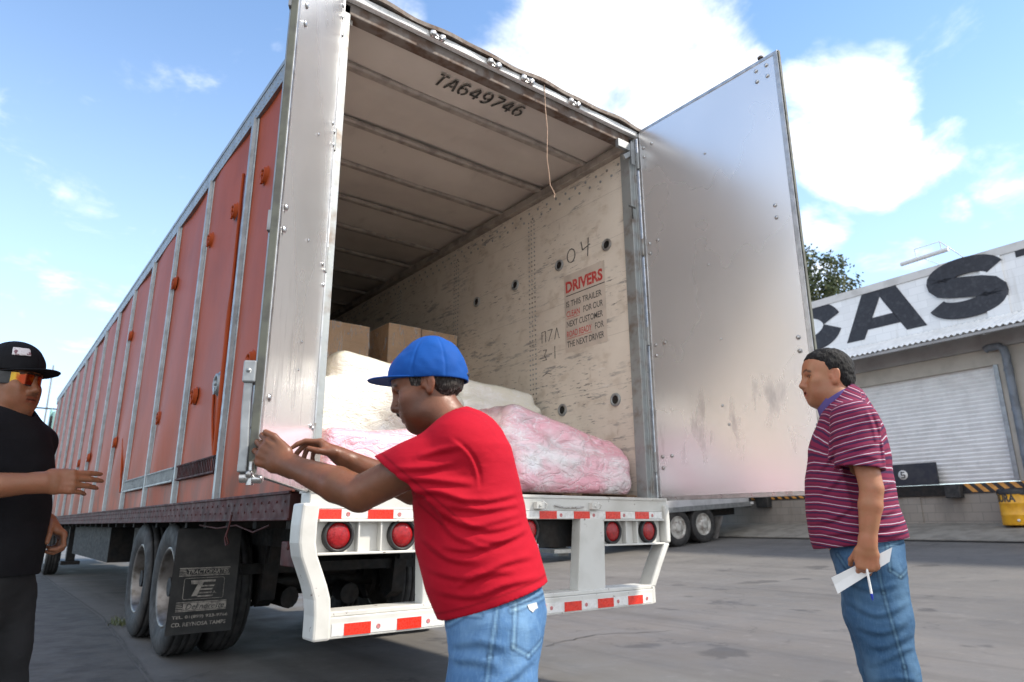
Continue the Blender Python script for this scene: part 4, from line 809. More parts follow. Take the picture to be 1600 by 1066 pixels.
fb(-14, 16, -.25, .03, 6.99, 7.19).build('coping', mat('coping_render', (.62, .60, .57), (.5, .48, .45), 2.5, .8), wh)
fb(7.14, 7.6, .001, .05, 5.3, 6.99).build('pilaster', PARA, wh)
DO = [(3.45, 7.12), (7.72, 11.4), (-.6, 3.0)]
m_ = fb(-14, 16, -.2, .0, 4.48, 5.295); m_.build('lintel', BEIGE, wh)
m_ = fb(-14, 16, .002, .09, 4.86, 5.29)
for s in (-1.5, 1.2, 4.05, 5.35, 6.9, 9.6): fb(s - .008, s + .008, .092, .096, 4.87, 5.28, m_)
m_.build('lintel_beam', GREYW, wh)
pl_ = [(-14, -.6), (3.0, 3.45), (7.12, 7.72), (11.4, 16)]
for a, c in pl_: fb(a, c, -.2, -.002, 1.85, 4.479).build('pier', BEIGE, wh)
DOORM = mat('white_roller_slats', (.82, .81, .80), (.74, .73, .72), 3, .35, .0)
for a, c in DO:
    b = MB(); n = 27
    for i in range(n):
        z0 = 1.87 + i * (2.66 / n); p = [(0, 0), (.012, .02), (.03, .06), (.03, .078), (.012, .0965), (0, .0985)]
        b.add([F(s, -.16 + q[0], z0 + q[1]) for s in (a, c) for q in p], [(j, j + 6, j + 7, j + 1) for j in range(5)])
    d = b.build('roller_door', DOORM, wh, fix=True)
    for s in (a + .04, c - .04):
        b = fb(s - .05, s + .05, -.14, .03, 1.86, 4.47); b.build('guide_rail', MT['galv'], d)
b = MB()
b.grid(lambda u, v: F(-3 + u * 14.5, .02 + 1.2 * v, 5.58 - .52 * v + .022 * math.sin(u * 14.5 / .13 * 2 * math.pi)), 900, 1)
b.grid(lambda u, v: F(-3 + u * 14.5, .02 + 1.2 * v, 5.574 - .52 * v + .022 * math.sin(u * 14.5 / .13 * 2 * math.pi)), 900, 1)
b.build('awning', mat('white_corrugated_sheet', (.84, .83, .80), (.74, .73, .70), 3, .5, .0), wh)
b = MB()
for s in (-1.5, 3.2, 7.4, 11): b.beam(F(s, .02, 5.3), F(s, 1.15, 4.98), .05, .08)
fb(-3, 11.5, 1.12, 1.2, 4.97, 5.03, b); b.build('awning_bracket', GREYW, wh, fix=True)
b = MB(); b.tube([F(7.36, .11, 1.9), F(7.36, .11, 4.62), F(7.34, .12, 4.78), F(7.26, .13, 4.86), F(7.05, .14, 4.86), F(6.98, .13, 4.83)], .085, 14)
for z in (2.4, 3.4, 4.3): b.tube([F(7.36, .11, z - .03), F(7.36, .11, z + .03)], .095, 14)
b.build('downpipe', mat('blue_grey_pipe', (.17, .19, .22), (.11, .12, .14), 4, .45), wh)
# hazard edge and dock furniture
edge = fb(-14, 16, -.19, .02, 1.622, 1.845); edge = edge.build('dock_edge', MT['black'], wh)
HZ = mat('hazard_orange_paint', (.72, .34, .07), (.5, .22, .05), 8, .6)
for a, c in ((-6, 2.55), (5.97, 11.5)):
    b = MB(); s = a
    while s < c:
        b.prism([(s, 1.842), (s + .115, 1.842), (s + .30, 1.645), (s + .185, 1.645)], lambda u, v, h: F(u, h, v), .0225, .026); s += .235
    b.build('hazard_stripe', HZ, edge, fix=True)
lv = fb(3.85, 5.47, .03, .10, 1.85, 2.375); fb(3.85, 5.47, .1, .105, 1.9, 2.33, lv); lv = lv.build('dock_leveller', mat('blue_black_leveller', (.02, .023, .035), (.035, .037, .045), 5, .45, .2), wh, .006, fix=True)
b = MB(); b.lathe([(.115, 0), (.115, .006), (0, .006)], F(4.68, .106, 2.115), FO, 36); b.build('number_disc', MT['whitetape'], lv, fix=True)
b = MB(); strokes(b, [[(.09, .14), (-.005, .14)], [(.01, .15), (.01, .07)], [(.0, .075), (.075, .075)], [(.075, .085), (.09, .07), (.09, .02), (.075, .005)], [(.08, .01), (-.005, .01)]], .028, lambda u, v, h: F(4.635 + u, .113 + h, 2.04 + v)); b.build('number', MT['inkblack'], lv, fix=True)
fb(3.3, 5.93, .022, .07, 1.585, 1.84).build('leveller_frame', MT['darksteel'], wh)
for s, o1, w_, z0, z1 in ((5.8, .22, .17, 1.52, 1.82), (3.4, .22, .17, 1.52, 1.82), (.55, .24, .2, 1.42, 1.8), (-2.0, .24, .2, 1.42, 1.8)): fb(s - w_, s + w_, .024, o1, z0, z1).build('dock_bumper', MT['rubber'], wh, .02)
fb(4.72, 4.86, -.003, .004, 1.19, 1.34).build('drain_hole', MT['darksteel'], wh)
b = fb(4.55, 4.96, .001, .03, .93, 1.58); b.build('wall_pier', BASE, wh)
b = fb(1.85, 2.05, .001, .03, .88, 1.58); b.build('wall_pier', GREYW, wh)
# painted letters
LP = lambda u, v, h: F(u, h, v)
LET = mat('black_sign_paint', (.022, .022, .028), (.042, .042, .048), 7, .6, lo=.5, hi=.7)
def arcp(cx, cz, rx, rz, a0, a1, n=12): return arc(cx, cz, rx, rz, a0, a1, n)
def sq(poly, s0, w, z0=5.745, h=1.40): return [(s0 + u * w, z0 + v * h) for u, v in poly]
b = MB()                                                                   # A, with its counter left open
A_ = [(0, 0), (.235, 0), (.295, .17), (.70, .17), (.76, 0), (1, 0), (.675, 1), (.315, 1)]
for q in ([(0, 0), (.235, 0), (.47, .66), (.5, .76), (.5, 1), (.315, 1)], [(1, 0), (.675, 1), (.5, 1), (.5, .76), (.53, .66), (.765, 0)], [(.285, .17), (.355, .38), (.645, .38), (.715, .17)]): b.prism(sq(q, 3.66, 2.12), LP, .004, .012)
b.build('painted_letter', LET, wh, fix=True)
def ribbon(mb, ctr, wds, s0, w, o=(.004, .012)):
    n = len(ctr); L_, R_ = [], []
    for i, (u, v) in enumerate(ctr):
        a, c = ctr[max(i - 1, 0)], ctr[min(i + 1, n - 1)]; d = Vector(((c[0] - a[0]) * w, (c[1] - a[1]) * 1.4)).normalized(); k = wds[i] if isinstance(wds, (list, tuple)) else wds
        p = Vector((s0 + u * w, 5.745 + v * 1.4)); nn = Vector((-d.y, d.x)) * k / 2; L_.append(tuple(p + nn)); R_.append(tuple(p - nn))
    vs = [F(*[(p[0]), h, p[1]][0:1], h, p[1]) for h in o for ring in (L_, R_) for p in ring]
    def I(h, r, i): return h * 2 * n + r * n + i
    fs = []
    for i in range(n - 1): fs += [(I(1, 0, i), I(1, 0, i + 1), I(1, 1, i + 1), I(1, 1, i)), (I(0, 0, i), I(1, 0, i), I(1, 0, i + 1), I(0, 0, i + 1))[::-1], (I(0, 1, i), I(1, 1, i), I(1, 1, i + 1), I(0, 1, i + 1))]
    mb.add(vs, fs)
sc = [(.86, .655)] + arcp(.5, .735, .355, .155, 15, 175, 14) + [(.15, .68)] + [(.17, .615), (.28, .565), (.45, .53), (.6, .49), (.76, .44), (.85, .37)] + [(.86, .29)] + arcp(.5, .265, .355, .145, -5, -165, 14) + [(.14, .30)]
ws = [.36] * 3 + [.40] * 12 + [.42] * 2 + [.44] * 5 + [.42] * 3 + [.40] * 12 + [.37] * 4; ws = (ws + [.37] * 60)[:len(sc)]
def S_ctr():
    pts = arcp(.52, .70, .34, .185, 8, 180, 16) + [(.185, .655), (.22, .595), (.33, .55), (.5, .505), (.68, .455), (.79, .40), (.825, .335)] + arcp(.48, .30, .345, .185, 0, -172, 16); return pts
ct = S_ctr(); b = MB(); wv = [.40 + .10 * math.exp(-((i / len(ct) - .5) / .22) ** 2) - .06 * math.exp(-((i / len(ct)) / .06) ** 2) * 0 for i in range(len(ct))]; ribbon(b, ct, wv, 5.83, 1.90, (.004, .058)); b.build('painted_letter', LET, wh, fix=True)
ct = arcp(.5, .5, .385, .35, 13, 347, 44); b = MB(); ribbon(b, ct, [.40 + .16 * abs(math.cos(R(13 + 334 * i / 44))) for i in range(45)], 1.62, 1.92); b.build('painted_letter', LET, wh, fix=True)
b = MB(); b.prism(sq([(0, .78), (0, 1), (1, 1), (1, .78)], 7.9, 1.75), LP, .004, .012); b.prism(sq([(.36, 0), (.36, .775), (.64, .775), (.64, 0)], 7.9, 1.75), LP, .004, .012); b.build('painted_letter', LET, wh, fix=True)
# sign lamp on its arm
b = MB(); b.tube([F(5.82, .92, 7.16), F(6.92, .92, 7.18)], .055, 10); b.build('sign_lamp', MT['whitetape'], wh)
b = MB(); b.tube([F(6.85, .0, 7.2), F(6.78, .95, 7.42), F(6.2, .95, 7.42)], .012, 6); b.tube([F(6.2, .95, 7.42), F(6.2, .92, 7.2)], .012, 6); b.tube([F(6.78, .95, 7.42), F(6.78, .92, 7.22)], .012, 6); b.tube([F(6.3, 0, 7.2), F(6.25, .92, 7.22)], .01, 6); b.build('lamp_arm', MT['whitetape'], wh)
# sloping apron in front of the dock
b = MB(); n = 30; b.grid(lambda u, v: F(-30 + 60 * u, 1.7 - 1.7 * v, .63 + .33 * v ** .8), 60, 6); b.add([F(-30, 1.72, .56), F(30, 1.72, .56), F(30, 1.7, .632), F(-30, 1.7, .632)], [(0, 1, 2, 3)])
tag(b.build('dock_apron', MT['apron'], fix=True), kind='structure')
b = MB(); b.add([F(-30, 1.9, .618), F(30, 1.9, .618), F(30, 1.72, .618), F(-30, 1.72, .618)], [(0, 1, 2, 3)]); tag(b.build('kerb_joint', MT['joint'], fix=True), kind='structure')
# yellow litter drum with a black bag
bar_ = thing('litter_drum', F(7.1, .42, .88), 'yellow steel litter drum lined with a black bag beside the dock wall', 'barrel')
bc = F(7.1, .42, .91); YEL = mat('yellow_drum_paint', (.78, .40, .02), (.62, .30, .02), 5, .4, 0, .1, 40)
b = MB(); b.lathe([(0, 0), (.275, 0), (.285, .02), (.282, .2), (.29, .215), (.282, .23), (.282, .44), (.292, .455), (.282, .47), (.282, .68), (.292, .70), (.285, .715), (.27, .715), (.26, .3)], bc, (0, 0, 1), 40); b.build('drum', YEL, bar_, fix=True)
b = MB(); b.lathe([(.296, .64), (.299, .69), (.293, .735), (.25, .765), (.2, .72), (.1, .6)], bc, (0, 0, 1), 32); o = b.build('bin_bag', MT['black'], bar_, fix=True)
for v in o.data.vertices: v.co += Vector((0, 0, .025 * math.sin(v.co.y * 55) * math.sin(v.co.x * 47)))
me = text_mesh('BASURA', .21, bold=.008, xs=.8)
base_an = math.atan2(-3.29 - bc[1], -1.25 - bc[0])
for v in me.vertices:
    an = base_an + (v.co.x - .60) / .288; v.co = Vector((bc[0] + .2865 * math.cos(an), bc[1] + .2865 * math.sin(an), bc[2] + .49 + v.co.y))
me.materials.clear(); me.materials.append(MT['inkblack']); me.name = 'lettering'; link('lettering', me, bar_)
b = MB(); b.lathe([(.03, 0), (.028, .02), (0, .025)], (bc[0] + .283 * math.cos(base_an + .05), bc[1] + .283 * math.sin(base_an + .05), bc[2] + .1), (math.cos(base_an), math.sin(base_an), 0), 10); b.build('bung', MT['whitetape'], bar_, fix=True)

# ------------------------------------------------------------------ tree behind the warehouse
LEAFM = [mat('leaf_green', (.075, .10, .035), (.12, .13, .05), 2, .6), mat('leaf_dark', (.04, .06, .025), (.07, .08, .03), 2, .6)]
BARK = mat('bark', (.10, .08, .06), (.06, .045, .035), 12, .9, 0, .5, 30)
tr = thing('tree', F(-2.6, -9, .9), 'bushy green tree rising behind the warehouse roof beside the open door', 'tree')
b = MB(); rr = random.Random(5); tips = []
base = Vector(F(-2.8, -9, .5)); top = Vector(F(-2.6, -9, 8.5)); b.tube([base, base.lerp(top, .35) + Vector((.2, .1, 0)), base.lerp(top, .7), top], [.28, .22, .16, .1], 8)
for i in range(26):
    p = base.lerp(top, rr.uniform(.62, 1)); s_ = rr.uniform(-2.4, 1.3); tgt = Vector(F(-2.6 + s_, -9 + rr.uniform(-1.6, 1.6), 8.6 + rr.uniform(-.9, 4.2) * (1 - abs(s_) / 4.5)))
    mid = p.lerp(tgt, .5) + Vector((rr.uniform(-.3, .3), rr.uniform(-.3, .3), .3)); b.tube([p, mid, tgt], [.06, .04, .012], 5); tips += [tgt, mid.lerp(tgt, .6), mid.lerp(tgt, .25)]
b.build('trunk', BARK, tr)
b = MB()
for tp_ in tips:
    for k in range(rr.randint(110, 200)):
        p = tp_ + Vector((rr.gauss(0, .27), rr.gauss(0, .27), rr.gauss(0, .2))); n = Vector((rr.gauss(0, 1), rr.gauss(0, 1), rr.gauss(0, 1))).normalized(); u = n.orthogonal().normalized(); v = n.cross(u); a, c = rr.uniform(.07, .13), rr.uniform(.035, .06)
        b.add([p - u * a, p + v * c, p + u * a, p - v * c], [(0, 1, 2, 3)], rr.random() < .4)
b.build('crown', LEAFM, tr)

# ------------------------------------------------------------------ tractor unit at the far end, poles and wires
tk = thing('tractor_unit', (1.3, 19, 0), 'pale green tractor unit coupled to the far end of the orange trailer', 'truck')
TEAL = mat('pale_green_cab_paint', (.30, .52, .47), (.24, .44, .40), 2, .3)
b = MB(); b.prism([(17.9, .95), (21.6, .95), (21.6, 2.1), (20.9, 2.9), (20.2, 3.75), (18.6, 3.98), (17.9, 3.9)], lambda u, v, h: (h, u, v), -.02, 2.5); b.build('cab', TEAL, tk, .08, fix=True)
b = MB(); b.prism([(17.75, 1.0), (18.35, 1.0), (18.35, 3.95), (18.05, 3.95)], lambda u, v, h: (h, u, v), -.075, -.025); b.build('side_fairing', TEAL, tk, .015, fix=True)
b = MB(); b.box((-.09, 17.55, 1.2), (-.03, 17.74, 3.7)); b.build('fairing_seal', MT['black'], tk)
b = MB(); b.prism([(19.3, 2.15), (20.5, 2.15), (20.2, 3.05), (19.4, 3.1)], lambda u, v, h: (h, u, v), -.026, -.021); b.build('side_window', MT['black'], tk, fix=True)
b = MB()
for x in (.72, 1.78): b.box((x, 13.0, .72), (x + .12, 21.5, .95))
b.lathe([(.32, -.7), (.33, -.68), (.33, .68), (.32, .7)], (.35, 17.6, .62), (0, 1, 0), 20); b.build('frame_rails', MT['darksteel'], tk, fix=True)
for y in (14.7, 15.95, 20.9):
    for x, sg in ((.2, -1), (2.4, 1)): wheel(tk, (x, y, .515), (sg, 0, 0), MT['rim'], 1)
b = MB()
for x in (.3, 2.2): b.box((x - .07, 12.2, .35), (x + .07, 12.34, 1.05)); b.box((x - .15, 12.1, .3), (x + .15, 12.45, .36))
b.box((.3, 12.24, .6), (2.2, 12.3, .7)); b.build('landing_gear', MT['darksteel'], trailer)
b = MB(); b.box((.5, 6.2, .55), (1.0, 7.3, .95)); b.lathe([(.2, -.6), (.21, -.58), (.21, .58), (.2, .6)], (1.7, 6.6, .72), (0, 1, 0), 18); b.box((.25, 7.5, .52), (2.3, 11.6, .97)); b.box((.3, 4.9, .62), (.95, 6.1, .97)); b.build('tanks_and_shade_boxes', MT['darksteel'], trailer, fix=True)  # tank and side box, plus long boxes added only to blacken the underside
up = thing('utility_pole', (1.25, 44.5, 0), 'thin grey power pole far beyond the tractor unit', 'pole')
b = MB(); b.tube([(1.25, 44.5, 0), (1.15, 44.5, 10.2)], [.07, .045], 8); b.build('pole_shaft', MT['galv'], up); b = MB(); b.tube([(.4, 44.5, 7.6), (2.2, 44.5, 7.6)], .04, 6); b.build('cross_arm', MT['galv'], up)
for i, (z, nm) in enumerate(((7.62, 'highest'), (5.75, 'middle'), (5.05, 'second lowest'), (4.65, 'lowest'))):
    b = MB(); b.tube([(-40 + 9 * k, 44.42 + k * .0, z - .35 * math.sin(k / 10 * math.pi) * 0 + .02 * ((k - 4.5) ** 2) / 5) for k in range(11)], .02, 4); tag(b.build('power_line', MT['darksteel']), nm + ' of the overhead wires crossing the sky left of the trailer', 'wire', 'overhead wires')
rr = random.Random(9)
b = MB()
for k in range(120):
    p = Vector((.13 + rr.gauss(0, .05), 5.2 + rr.gauss(0, .14), .01)); u = Vector((rr.gauss(0, 1), rr.gauss(0, 1), 0)).normalized(); h = rr.uniform(.03, .08); b.add([p - u * .005, p + u * .005, p + Vector((rr.gauss(0, .03), rr.gauss(0, .03), h))], [(0, 1, 2)])
tag(b.build('weed_tuft', LEAFM[0]), 'small weed tuft growing from the joint beside the trailer wheels', 'weed')
# ------------------------------------------------------------------ people
def m_skin(name, base, red):
    t = NT(name); at = t.n('ShaderNodeAttribute'); at.attribute_name = 'tint'
    c = t.mix(t.ramp(t.noise(22, 6), .35, .7), base, red); c = t.mix(t.math('MULTIPLY', t.ramp(t.noise(120, 4), .5, .75), .18), c, tuple(x * .6 for x in base))
    sp = t.n('ShaderNodeSeparateColor'); t.t.links.new(at.outputs[0], sp.inputs[0])
    c = t.mix(1., c, at.outputs[0], 'MULTIPLY'); t.set('Base Color', c); t.set('Roughness', t.ramp(t.noise(60, 4), .3, .7, .36, .54)); t.set('Specular IOR Level', .45)
    t.set('Subsurface Weight', .12); t.b.inputs['Subsurface Radius'].default_value = (.012, .005, .003); t.b.inputs['Subsurface Scale'].default_value = .6
    b = t.bump(t.noise(55, 4), .12, .004); t.bump(t.noise(420, 3), .22, .0012, b); return t.m
def m_cloth(name, c1, c2, rough=.85, weave=900, fade=None, folds=.25):
    t = NT(name); at = t.n('ShaderNodeAttribute'); at.attribute_name = 'tint'
    c = t.mix(t.ramp(t.noise(5, 6), .35, .7), c1, c2)
    if fade: c = t.mix(t.math('MULTIPLY', t.ramp(t.noise(6.5, 6, (1.2, 1.2, .7)), .42, .7), .75), c, fade); c = t.mix(t.math('MULTIPLY', t.ramp(t.noise(160, 3, (1, 1, .25)), .45, .7), .3), c, fade)
    t.set('Base Color', t.mix(1., c, at.outputs[0], 'MULTIPLY')); t.set('Roughness', rough); t.set('Specular IOR Level', .12)
    b = t.bump(t.noise(17, 5, (1, 1, 2.2), dist=.6), folds, .012); t.bump(t.noise(weave, 2), .25, .001, b); return t.m
def m_hair(name, col, grey):
    t = NT(name); at = t.n('ShaderNodeAttribute'); at.attribute_name = 'tint'; n = t.noise(170, 3, (1, 1, .35)); c = t.mix(t.ramp(n, .45, .72), col, grey); t.set('Base Color', t.mix(1., c, at.outputs[0], 'MULTIPLY')); t.set('Roughness', .75); t.set('Specular IOR Level', .2)
    t.bump(n, .8, .005); return t.m
def put(name, parent, sdf, lo, hi, h, m, colf=None, rl=1, mif=None):
    v, q = surface(sdf, lo, hi, h)
    if rl: v = relax(v, q, rl, .45)
    col = colf(v) if colf else np.ones((len(v), 3), f32); mi = mif(v[q].mean(1)) if mif else None
    o = mesh_np(name, v, q, m, None, col, mi); o.parent = parent; return o
def unit(a): a = np.array(a, float); return a / np.linalg.norm(a)
class Head:
    def __init__(s, o, yaw, pitch, roll=0, sc=1.):
        """yaw: direction of the face in the x/y plane, pitch > 0 looks down"""
        F0 = np.array((math.cos(yaw), math.sin(yaw), 0)); Lf = np.array((-math.sin(yaw), math.cos(yaw), 0)); U0 = np.array((0, 0, 1.))
        s.F = F0 * math.cos(pitch) - U0 * math.sin(pitch); s.U = F0 * math.sin(pitch) + U0 * math.cos(pitch); s.L = Lf
        if roll: s.L, s.U = s.L * math.cos(roll) + s.U * math.sin(roll), s.U * math.cos(roll) - s.L * math.sin(roll)
        s.o = np.array(o, float); s.sc = sc; s.M = np.array((s.F, s.L, s.U))
    def p(s, x, y, z): return tuple(s.o + (s.F * x + s.L * y + s.U * z) * s.sc)
    def e(s, c, r, rot=None): return ell(s.p(*c), [k * s.sc for k in r], s.M if rot is None else np.array(rot) @ s.M)
    def c(s, a, b, r1, r2): return cone(s.p(*a), s.p(*b), r1 * s.sc, r2 * s.sc)
    def loc(s, P): return ((P - s.o) @ s.M.T) / s.sc
    def build(s, S, smile=0., jowl=0., nose=1.):
        S.add(s.e((-.014, 0, .044), (.098, .077, .090)), .02); S.add(s.e((.038, 0, -.015), (.056, .060, .085)), .045)
        S.add(s.e((.03, 0, -.070), (.060, .055 + .012 * jowl, .042)), .04); S.add(s.e((.070, 0, -.094), (.021, .026, .018)), .03)
        if jowl: S.add(s.e((.018, 0, -.098), (.052, .056, .03)), .04)
        S.add(s.e((.052, 0, .055), (.038, .058, .045)), .03)
        S.add(s.c((.080, -.036, .030), (.088, -.010, .027), .011, .010), .018); S.add(s.c((.080, .036, .030), (.088, .010, .027), .011, .010), .018)
        for g in (-1, 1):
            S.add(s.e((.062, g * .043, -.016 + .004 * smile), (.026, .022 + .004 * smile, .021)), .025)
            S.add(s.e((.062, g * .040, -.052), (.026, .018, .03)), .03)
        for g in (-1, 1): S.sub(s.c((.092, g * .021, -.030), (.070, g * .039, -.066 + .008 * smile), .0012, .0010), .006 + .004 * smile)
        for g in (-1, 1): S.sub(s.e((.099, g * .032, .010), (.019, .021, .0125)), .014)
        for g in (-1, 1):
            S.add(s.e((.0735, g * .032, .009), (.0125, .0125, .0125)), .002)
            S.add(s.c((.0835, g * .018, .0155), (.0855, g * .032, .0205), .0042, .0046), .004); S.add(s.c((.0855, g * .032, .0205), (.076, g * .047, .0145), .0046, .0042), .004)
            S.add(s.c((.083, g * .020, .002), (.079, g * .045, .003), .0038, .0036), .006)
        S.add(s.c((.090, 0, .020), (.1085 * (1 + .02 * nose), 0, -.022), .0085, .0125), .014); S.add(s.e((.111, 0, -.027), (.0125, .0125, .0105)), .008)
        for g in (-1, 1): S.add(s.e((.100, g * .0145, -.031), (.0125, .0085, .009)), .007)
        S.add(s.e((.086, 0, -.052), (.018, .03, .018)), .02)
        S.add(s.c((.0885, -.021, -.0575 + .006 * smile), (.0985, 0, -.0545), .0048, .0062), .006); S.add(s.c((.0885, .021, -.0575 + .006 * smile), (.0985, 0, -.0545), .0048, .0062), .006)
        S.add(s.c((.0865, -.018, -.0655 + .006 * smile), (.0955, 0, -.0685 - .008 * smile), .005, .0072), .006); S.add(s.c((.0865, .018, -.0655 + .006 * smile), (.0955, 0, -.0685 - .008 * smile), .005, .0072), .006)
        S.sub(s.c((.092, -.024, -.0605 + .009 * smile), (.107, 0, -.0615), .0012, .0016 + .0050 * smile), .004); S.sub(s.c((.092, .024, -.0605 + .009 * smile), (.107, 0, -.0615), .0012, .0016 + .0050 * smile), .004)
        for g in (-1, 1):
            r = np.array(Matrix.Rotation(R(-14), 3, 'Y') @ Matrix.Rotation(R(-18 * g), 3, 'Z')).T
            S.add(s.e((-.012, g * .079, .004), (.018, .0075, .032), r), .006); S.add(s.e((-.004, g * .078, -.022), (.010, .006, .012), r), .006); S.sub(s.e((-.005, g * .087, .004), (.0105, .008, .021), r), .003); S.add(s.e((-.010, g * .082, .002), (.004, .004, .016), r), .003); S.add(s.e((.008, g * .0765, -.002), (.005, .005, .009)), .005)
    def paint(s, v, col, brow=.8, stub=0., lips=(.95, .55, .55), wrap=False):
        q = s.loc(v); x, y, z = q.T; ay = np.abs(y); near = (np.abs(q) < .14).all(1)
        def mul(w, c):
            w = np.clip(w, 0, 1)[:, None] * near[:, None]; col[:] = col * (1 - w) + col * np.array(c) * w
        def setc(w, c):
            w = np.clip(w, 0, 1)[:, None] * near[:, None]; col[:] = col * (1 - w) + np.array(c) * w
        sm = lambda d, w: np.clip(1 - d / w, 0, 1) ** .6
        lz = -.0565; mul(sm(np.maximum(np.abs(z + .0615) - .009, 0) + np.maximum(ay - .02, 0), .004) * (x > .08), lips)
        by = .033 + 0 * z; bz = .034 + .006 * np.sin((ay - .012) / .04 * math.pi) - .004 * (ay > .04)
        mul(sm(np.maximum(np.abs(z - bz) - .0032, 0) + np.maximum(np.abs(ay - by) - .019, 0), .003) * (x > .05) * brow, (.16, .14, .14))
        if stub: mul(sm(np.maximum(-.03 - z, 0) * 0 + np.maximum(z + .035, 0) + np.maximum(.03 - x, 0) * .6, .03) * stub, (.42, .40, .40))
        d = np.sqrt((x - .0735) ** 2 + (ay - .032) ** 2 + (z - .009) ** 2); eye = (d < .0136) & (x > .0795) & (z > .0035) & (z < .0165)
        setc(eye * 1., (1.5, 1.8, 2.0)); setc((eye & (np.sqrt((ay - .032) ** 2 + (z - .0095) ** 2) < .0068)) * 1., (.10, .08, .07)); mul(sm(np.abs(z - .0175 + .004 * np.abs(ay - .032) / .015) - .0012, .0022) * (np.abs(ay - .033) < .017) * (x > .068) * .9, (.12, .1, .1))
        mul(sm(np.sqrt((x - .108) ** 2 + (ay - .008) ** 2 + (z + .0375) ** 2), .006) * .8, (.35, .28, .28))
        mul(sm(np.maximum(np.abs(z + .0612) - .001, 0) + np.maximum(ay - .022, 0), .002) * (x > .085), (.3, .2, .2))
        mul((((ay > .07) & (x < .02) & (x > -.035) & (np.abs(z) < .045)) * .35), (1.05, .75, .72))
def hand(S, w, d, n, tsg, curls, spread=.0, thumb=None, sc=1., k=.006):
    """w wrist, d towards the fingers, n out of the palm, tsg * (d x n) is the thumb side"""
    w = np.array(w, float); d = unit(d); n = np.array(n, float); n = unit(n - d * (n @ d)); s = np.cross(d, n) * tsg
    P = lambda a, b, c: w + (d * a + s * b + n * c) * sc
    S.add(ecap(P(-.02, 0, 0), P(.03, 0, 0), (.029 * sc, .021 * sc), (.036 * sc, .019 * sc), s, n), .02); S.add(ecap(P(.03, 0, 0), P(.078, .001, -.001), (.037 * sc, .017 * sc), (.040 * sc, .0125 * sc), s, n), .015)
    S.add(cone(P(.022, .024, .008), P(.055, .034, .008), .015 * sc, .012 * sc), .015)
    nails = []
    for i, (b0, L_, r0) in enumerate(((.029, (.045, .026, .021), .0093), (.010, (.049, .030, .022), .0095), (-.0105, (.046, .028, .022), .0091), (-.0295, (.036, .021, .019), .0080))):
        base = P(.080 - .004 * (i == 0) - .01 * (i == 3), b0, -.002); a = 0; p = base; sp = (1.5 - i) * spread; dd = d * math.cos(sp) + s * math.sin(sp); r = r0 * sc
        S.add(cone(P(.05, b0 * .8, -.003), base, r * 1.02, r * 1.12), .008)
        for j in range(3):
            a += curls[i][j]; u = dd * math.cos(a) + n * math.sin(a); q = p + u * L_[j] * sc; r2 = r * (.93 if j < 2 else .8); S.add(cone(p, q, r * 1.03, r2), k if j == 0 else .002); p = q; r = r2
        nails.append((p, u))
    if thumb is None: thumb = ((.62, .62, .35), (.9, .25, .35))
    p = P(.020, .030, .006); r = .0135 * sc
    for (a, b, c), L_ in zip((thumb[0], thumb[0], thumb[1]), (.022, .030, .029)):
        u = d * a + s * b + n * c; u = u / np.linalg.norm(u); q = p + u * L_ * sc; S.add(cone(p, q, r, r * .86), .010 if r > .012 * sc else .003); p = q; r *= .86
    return nails
def torso(S, secs, k=.03, off=0.):
    """secs: (x_front, x_back, z_front, z_back, half width in y, y centre)"""
    pr = None
    for xf, xb, zf, zb, hy, yc in secs:
        c = np.array(((xf + xb) / 2, yc, (zf + zb) / 2)); ax = np.array((xb - xf, 0, zb - zf)); hx = np.linalg.norm(ax) / 2; cur = (c, hx + off, hy + off, ax / (2 * hx))
        if pr is not None:
            X = unit(pr[3] + cur[3]); S.add(ecap(pr[0], cur[0], (pr[1], pr[2]), (cur[1], cur[2]), X, (0, 1, 0)), k)
        pr = cur
def sleeve(S, a, ax, L, n, p, ra, rb, sx=None, k=.03, extra=()):
    """a sleeve that leaves the body at a along ax and ends at the plane through p with normal n, hollow at its end"""
    a = np.array(a, float); ax = unit(ax); pl = halfspace(tuple(p), tuple(n)); f1 = cone(a, a + ax * (L + .08), ra, rb); ex = list(extra)
    def fn(P):
        e = f1(P)
        for g in ex: h = np.maximum(.04 - np.abs(e - g(P)), 0) / .04; e = np.minimum(e, g(P)) - h * h * f32(.01)
        return np.maximum(e, pl(P))
    S.add(fn, k); S.sub(cone(a + ax * (L - .05), a + ax * (L + .12), rb - .012, rb - .008), .004)
def person(O, Xd, label):
    return thing('person', (O[0], O[1], 0), label, 'person', rot=(0, 0, math.atan2(Xd[1], Xd[0])))
def shoe(par, x, y, ang, m, z=0, lbl=None):
    S = Sdf(); c, s = math.cos(ang), math.sin(ang); q = lambda a, b, h: (x + c * a - s * b, y + s * a + c * b, z + h)
    S.add(ecap(q(-.06, 0, .045), q(.10, 0, .04), (.042, .045), (.05, .038), (-s, c, 0), (0, 0, 1)), .02); S.add(ecap(q(.10, 0, .04), q(.17, 0, .028), (.05, .034), (.042, .026), (-s, c, 0), (0, 0, 1)), .02); S.add(cone(q(-.04, 0, .07), q(-.045, 0, .11), .045, .042), .02); S.deco(lambda P, d: np.maximum(d, f32(z + .004) - P[:, 2]))
    return put('shoe', par, S, np.array(q(0, 0, .07)) - (.24, .24, .09), np.array(q(0, 0, .07)) + (.24, .24, .09), .007, m, None, 1)
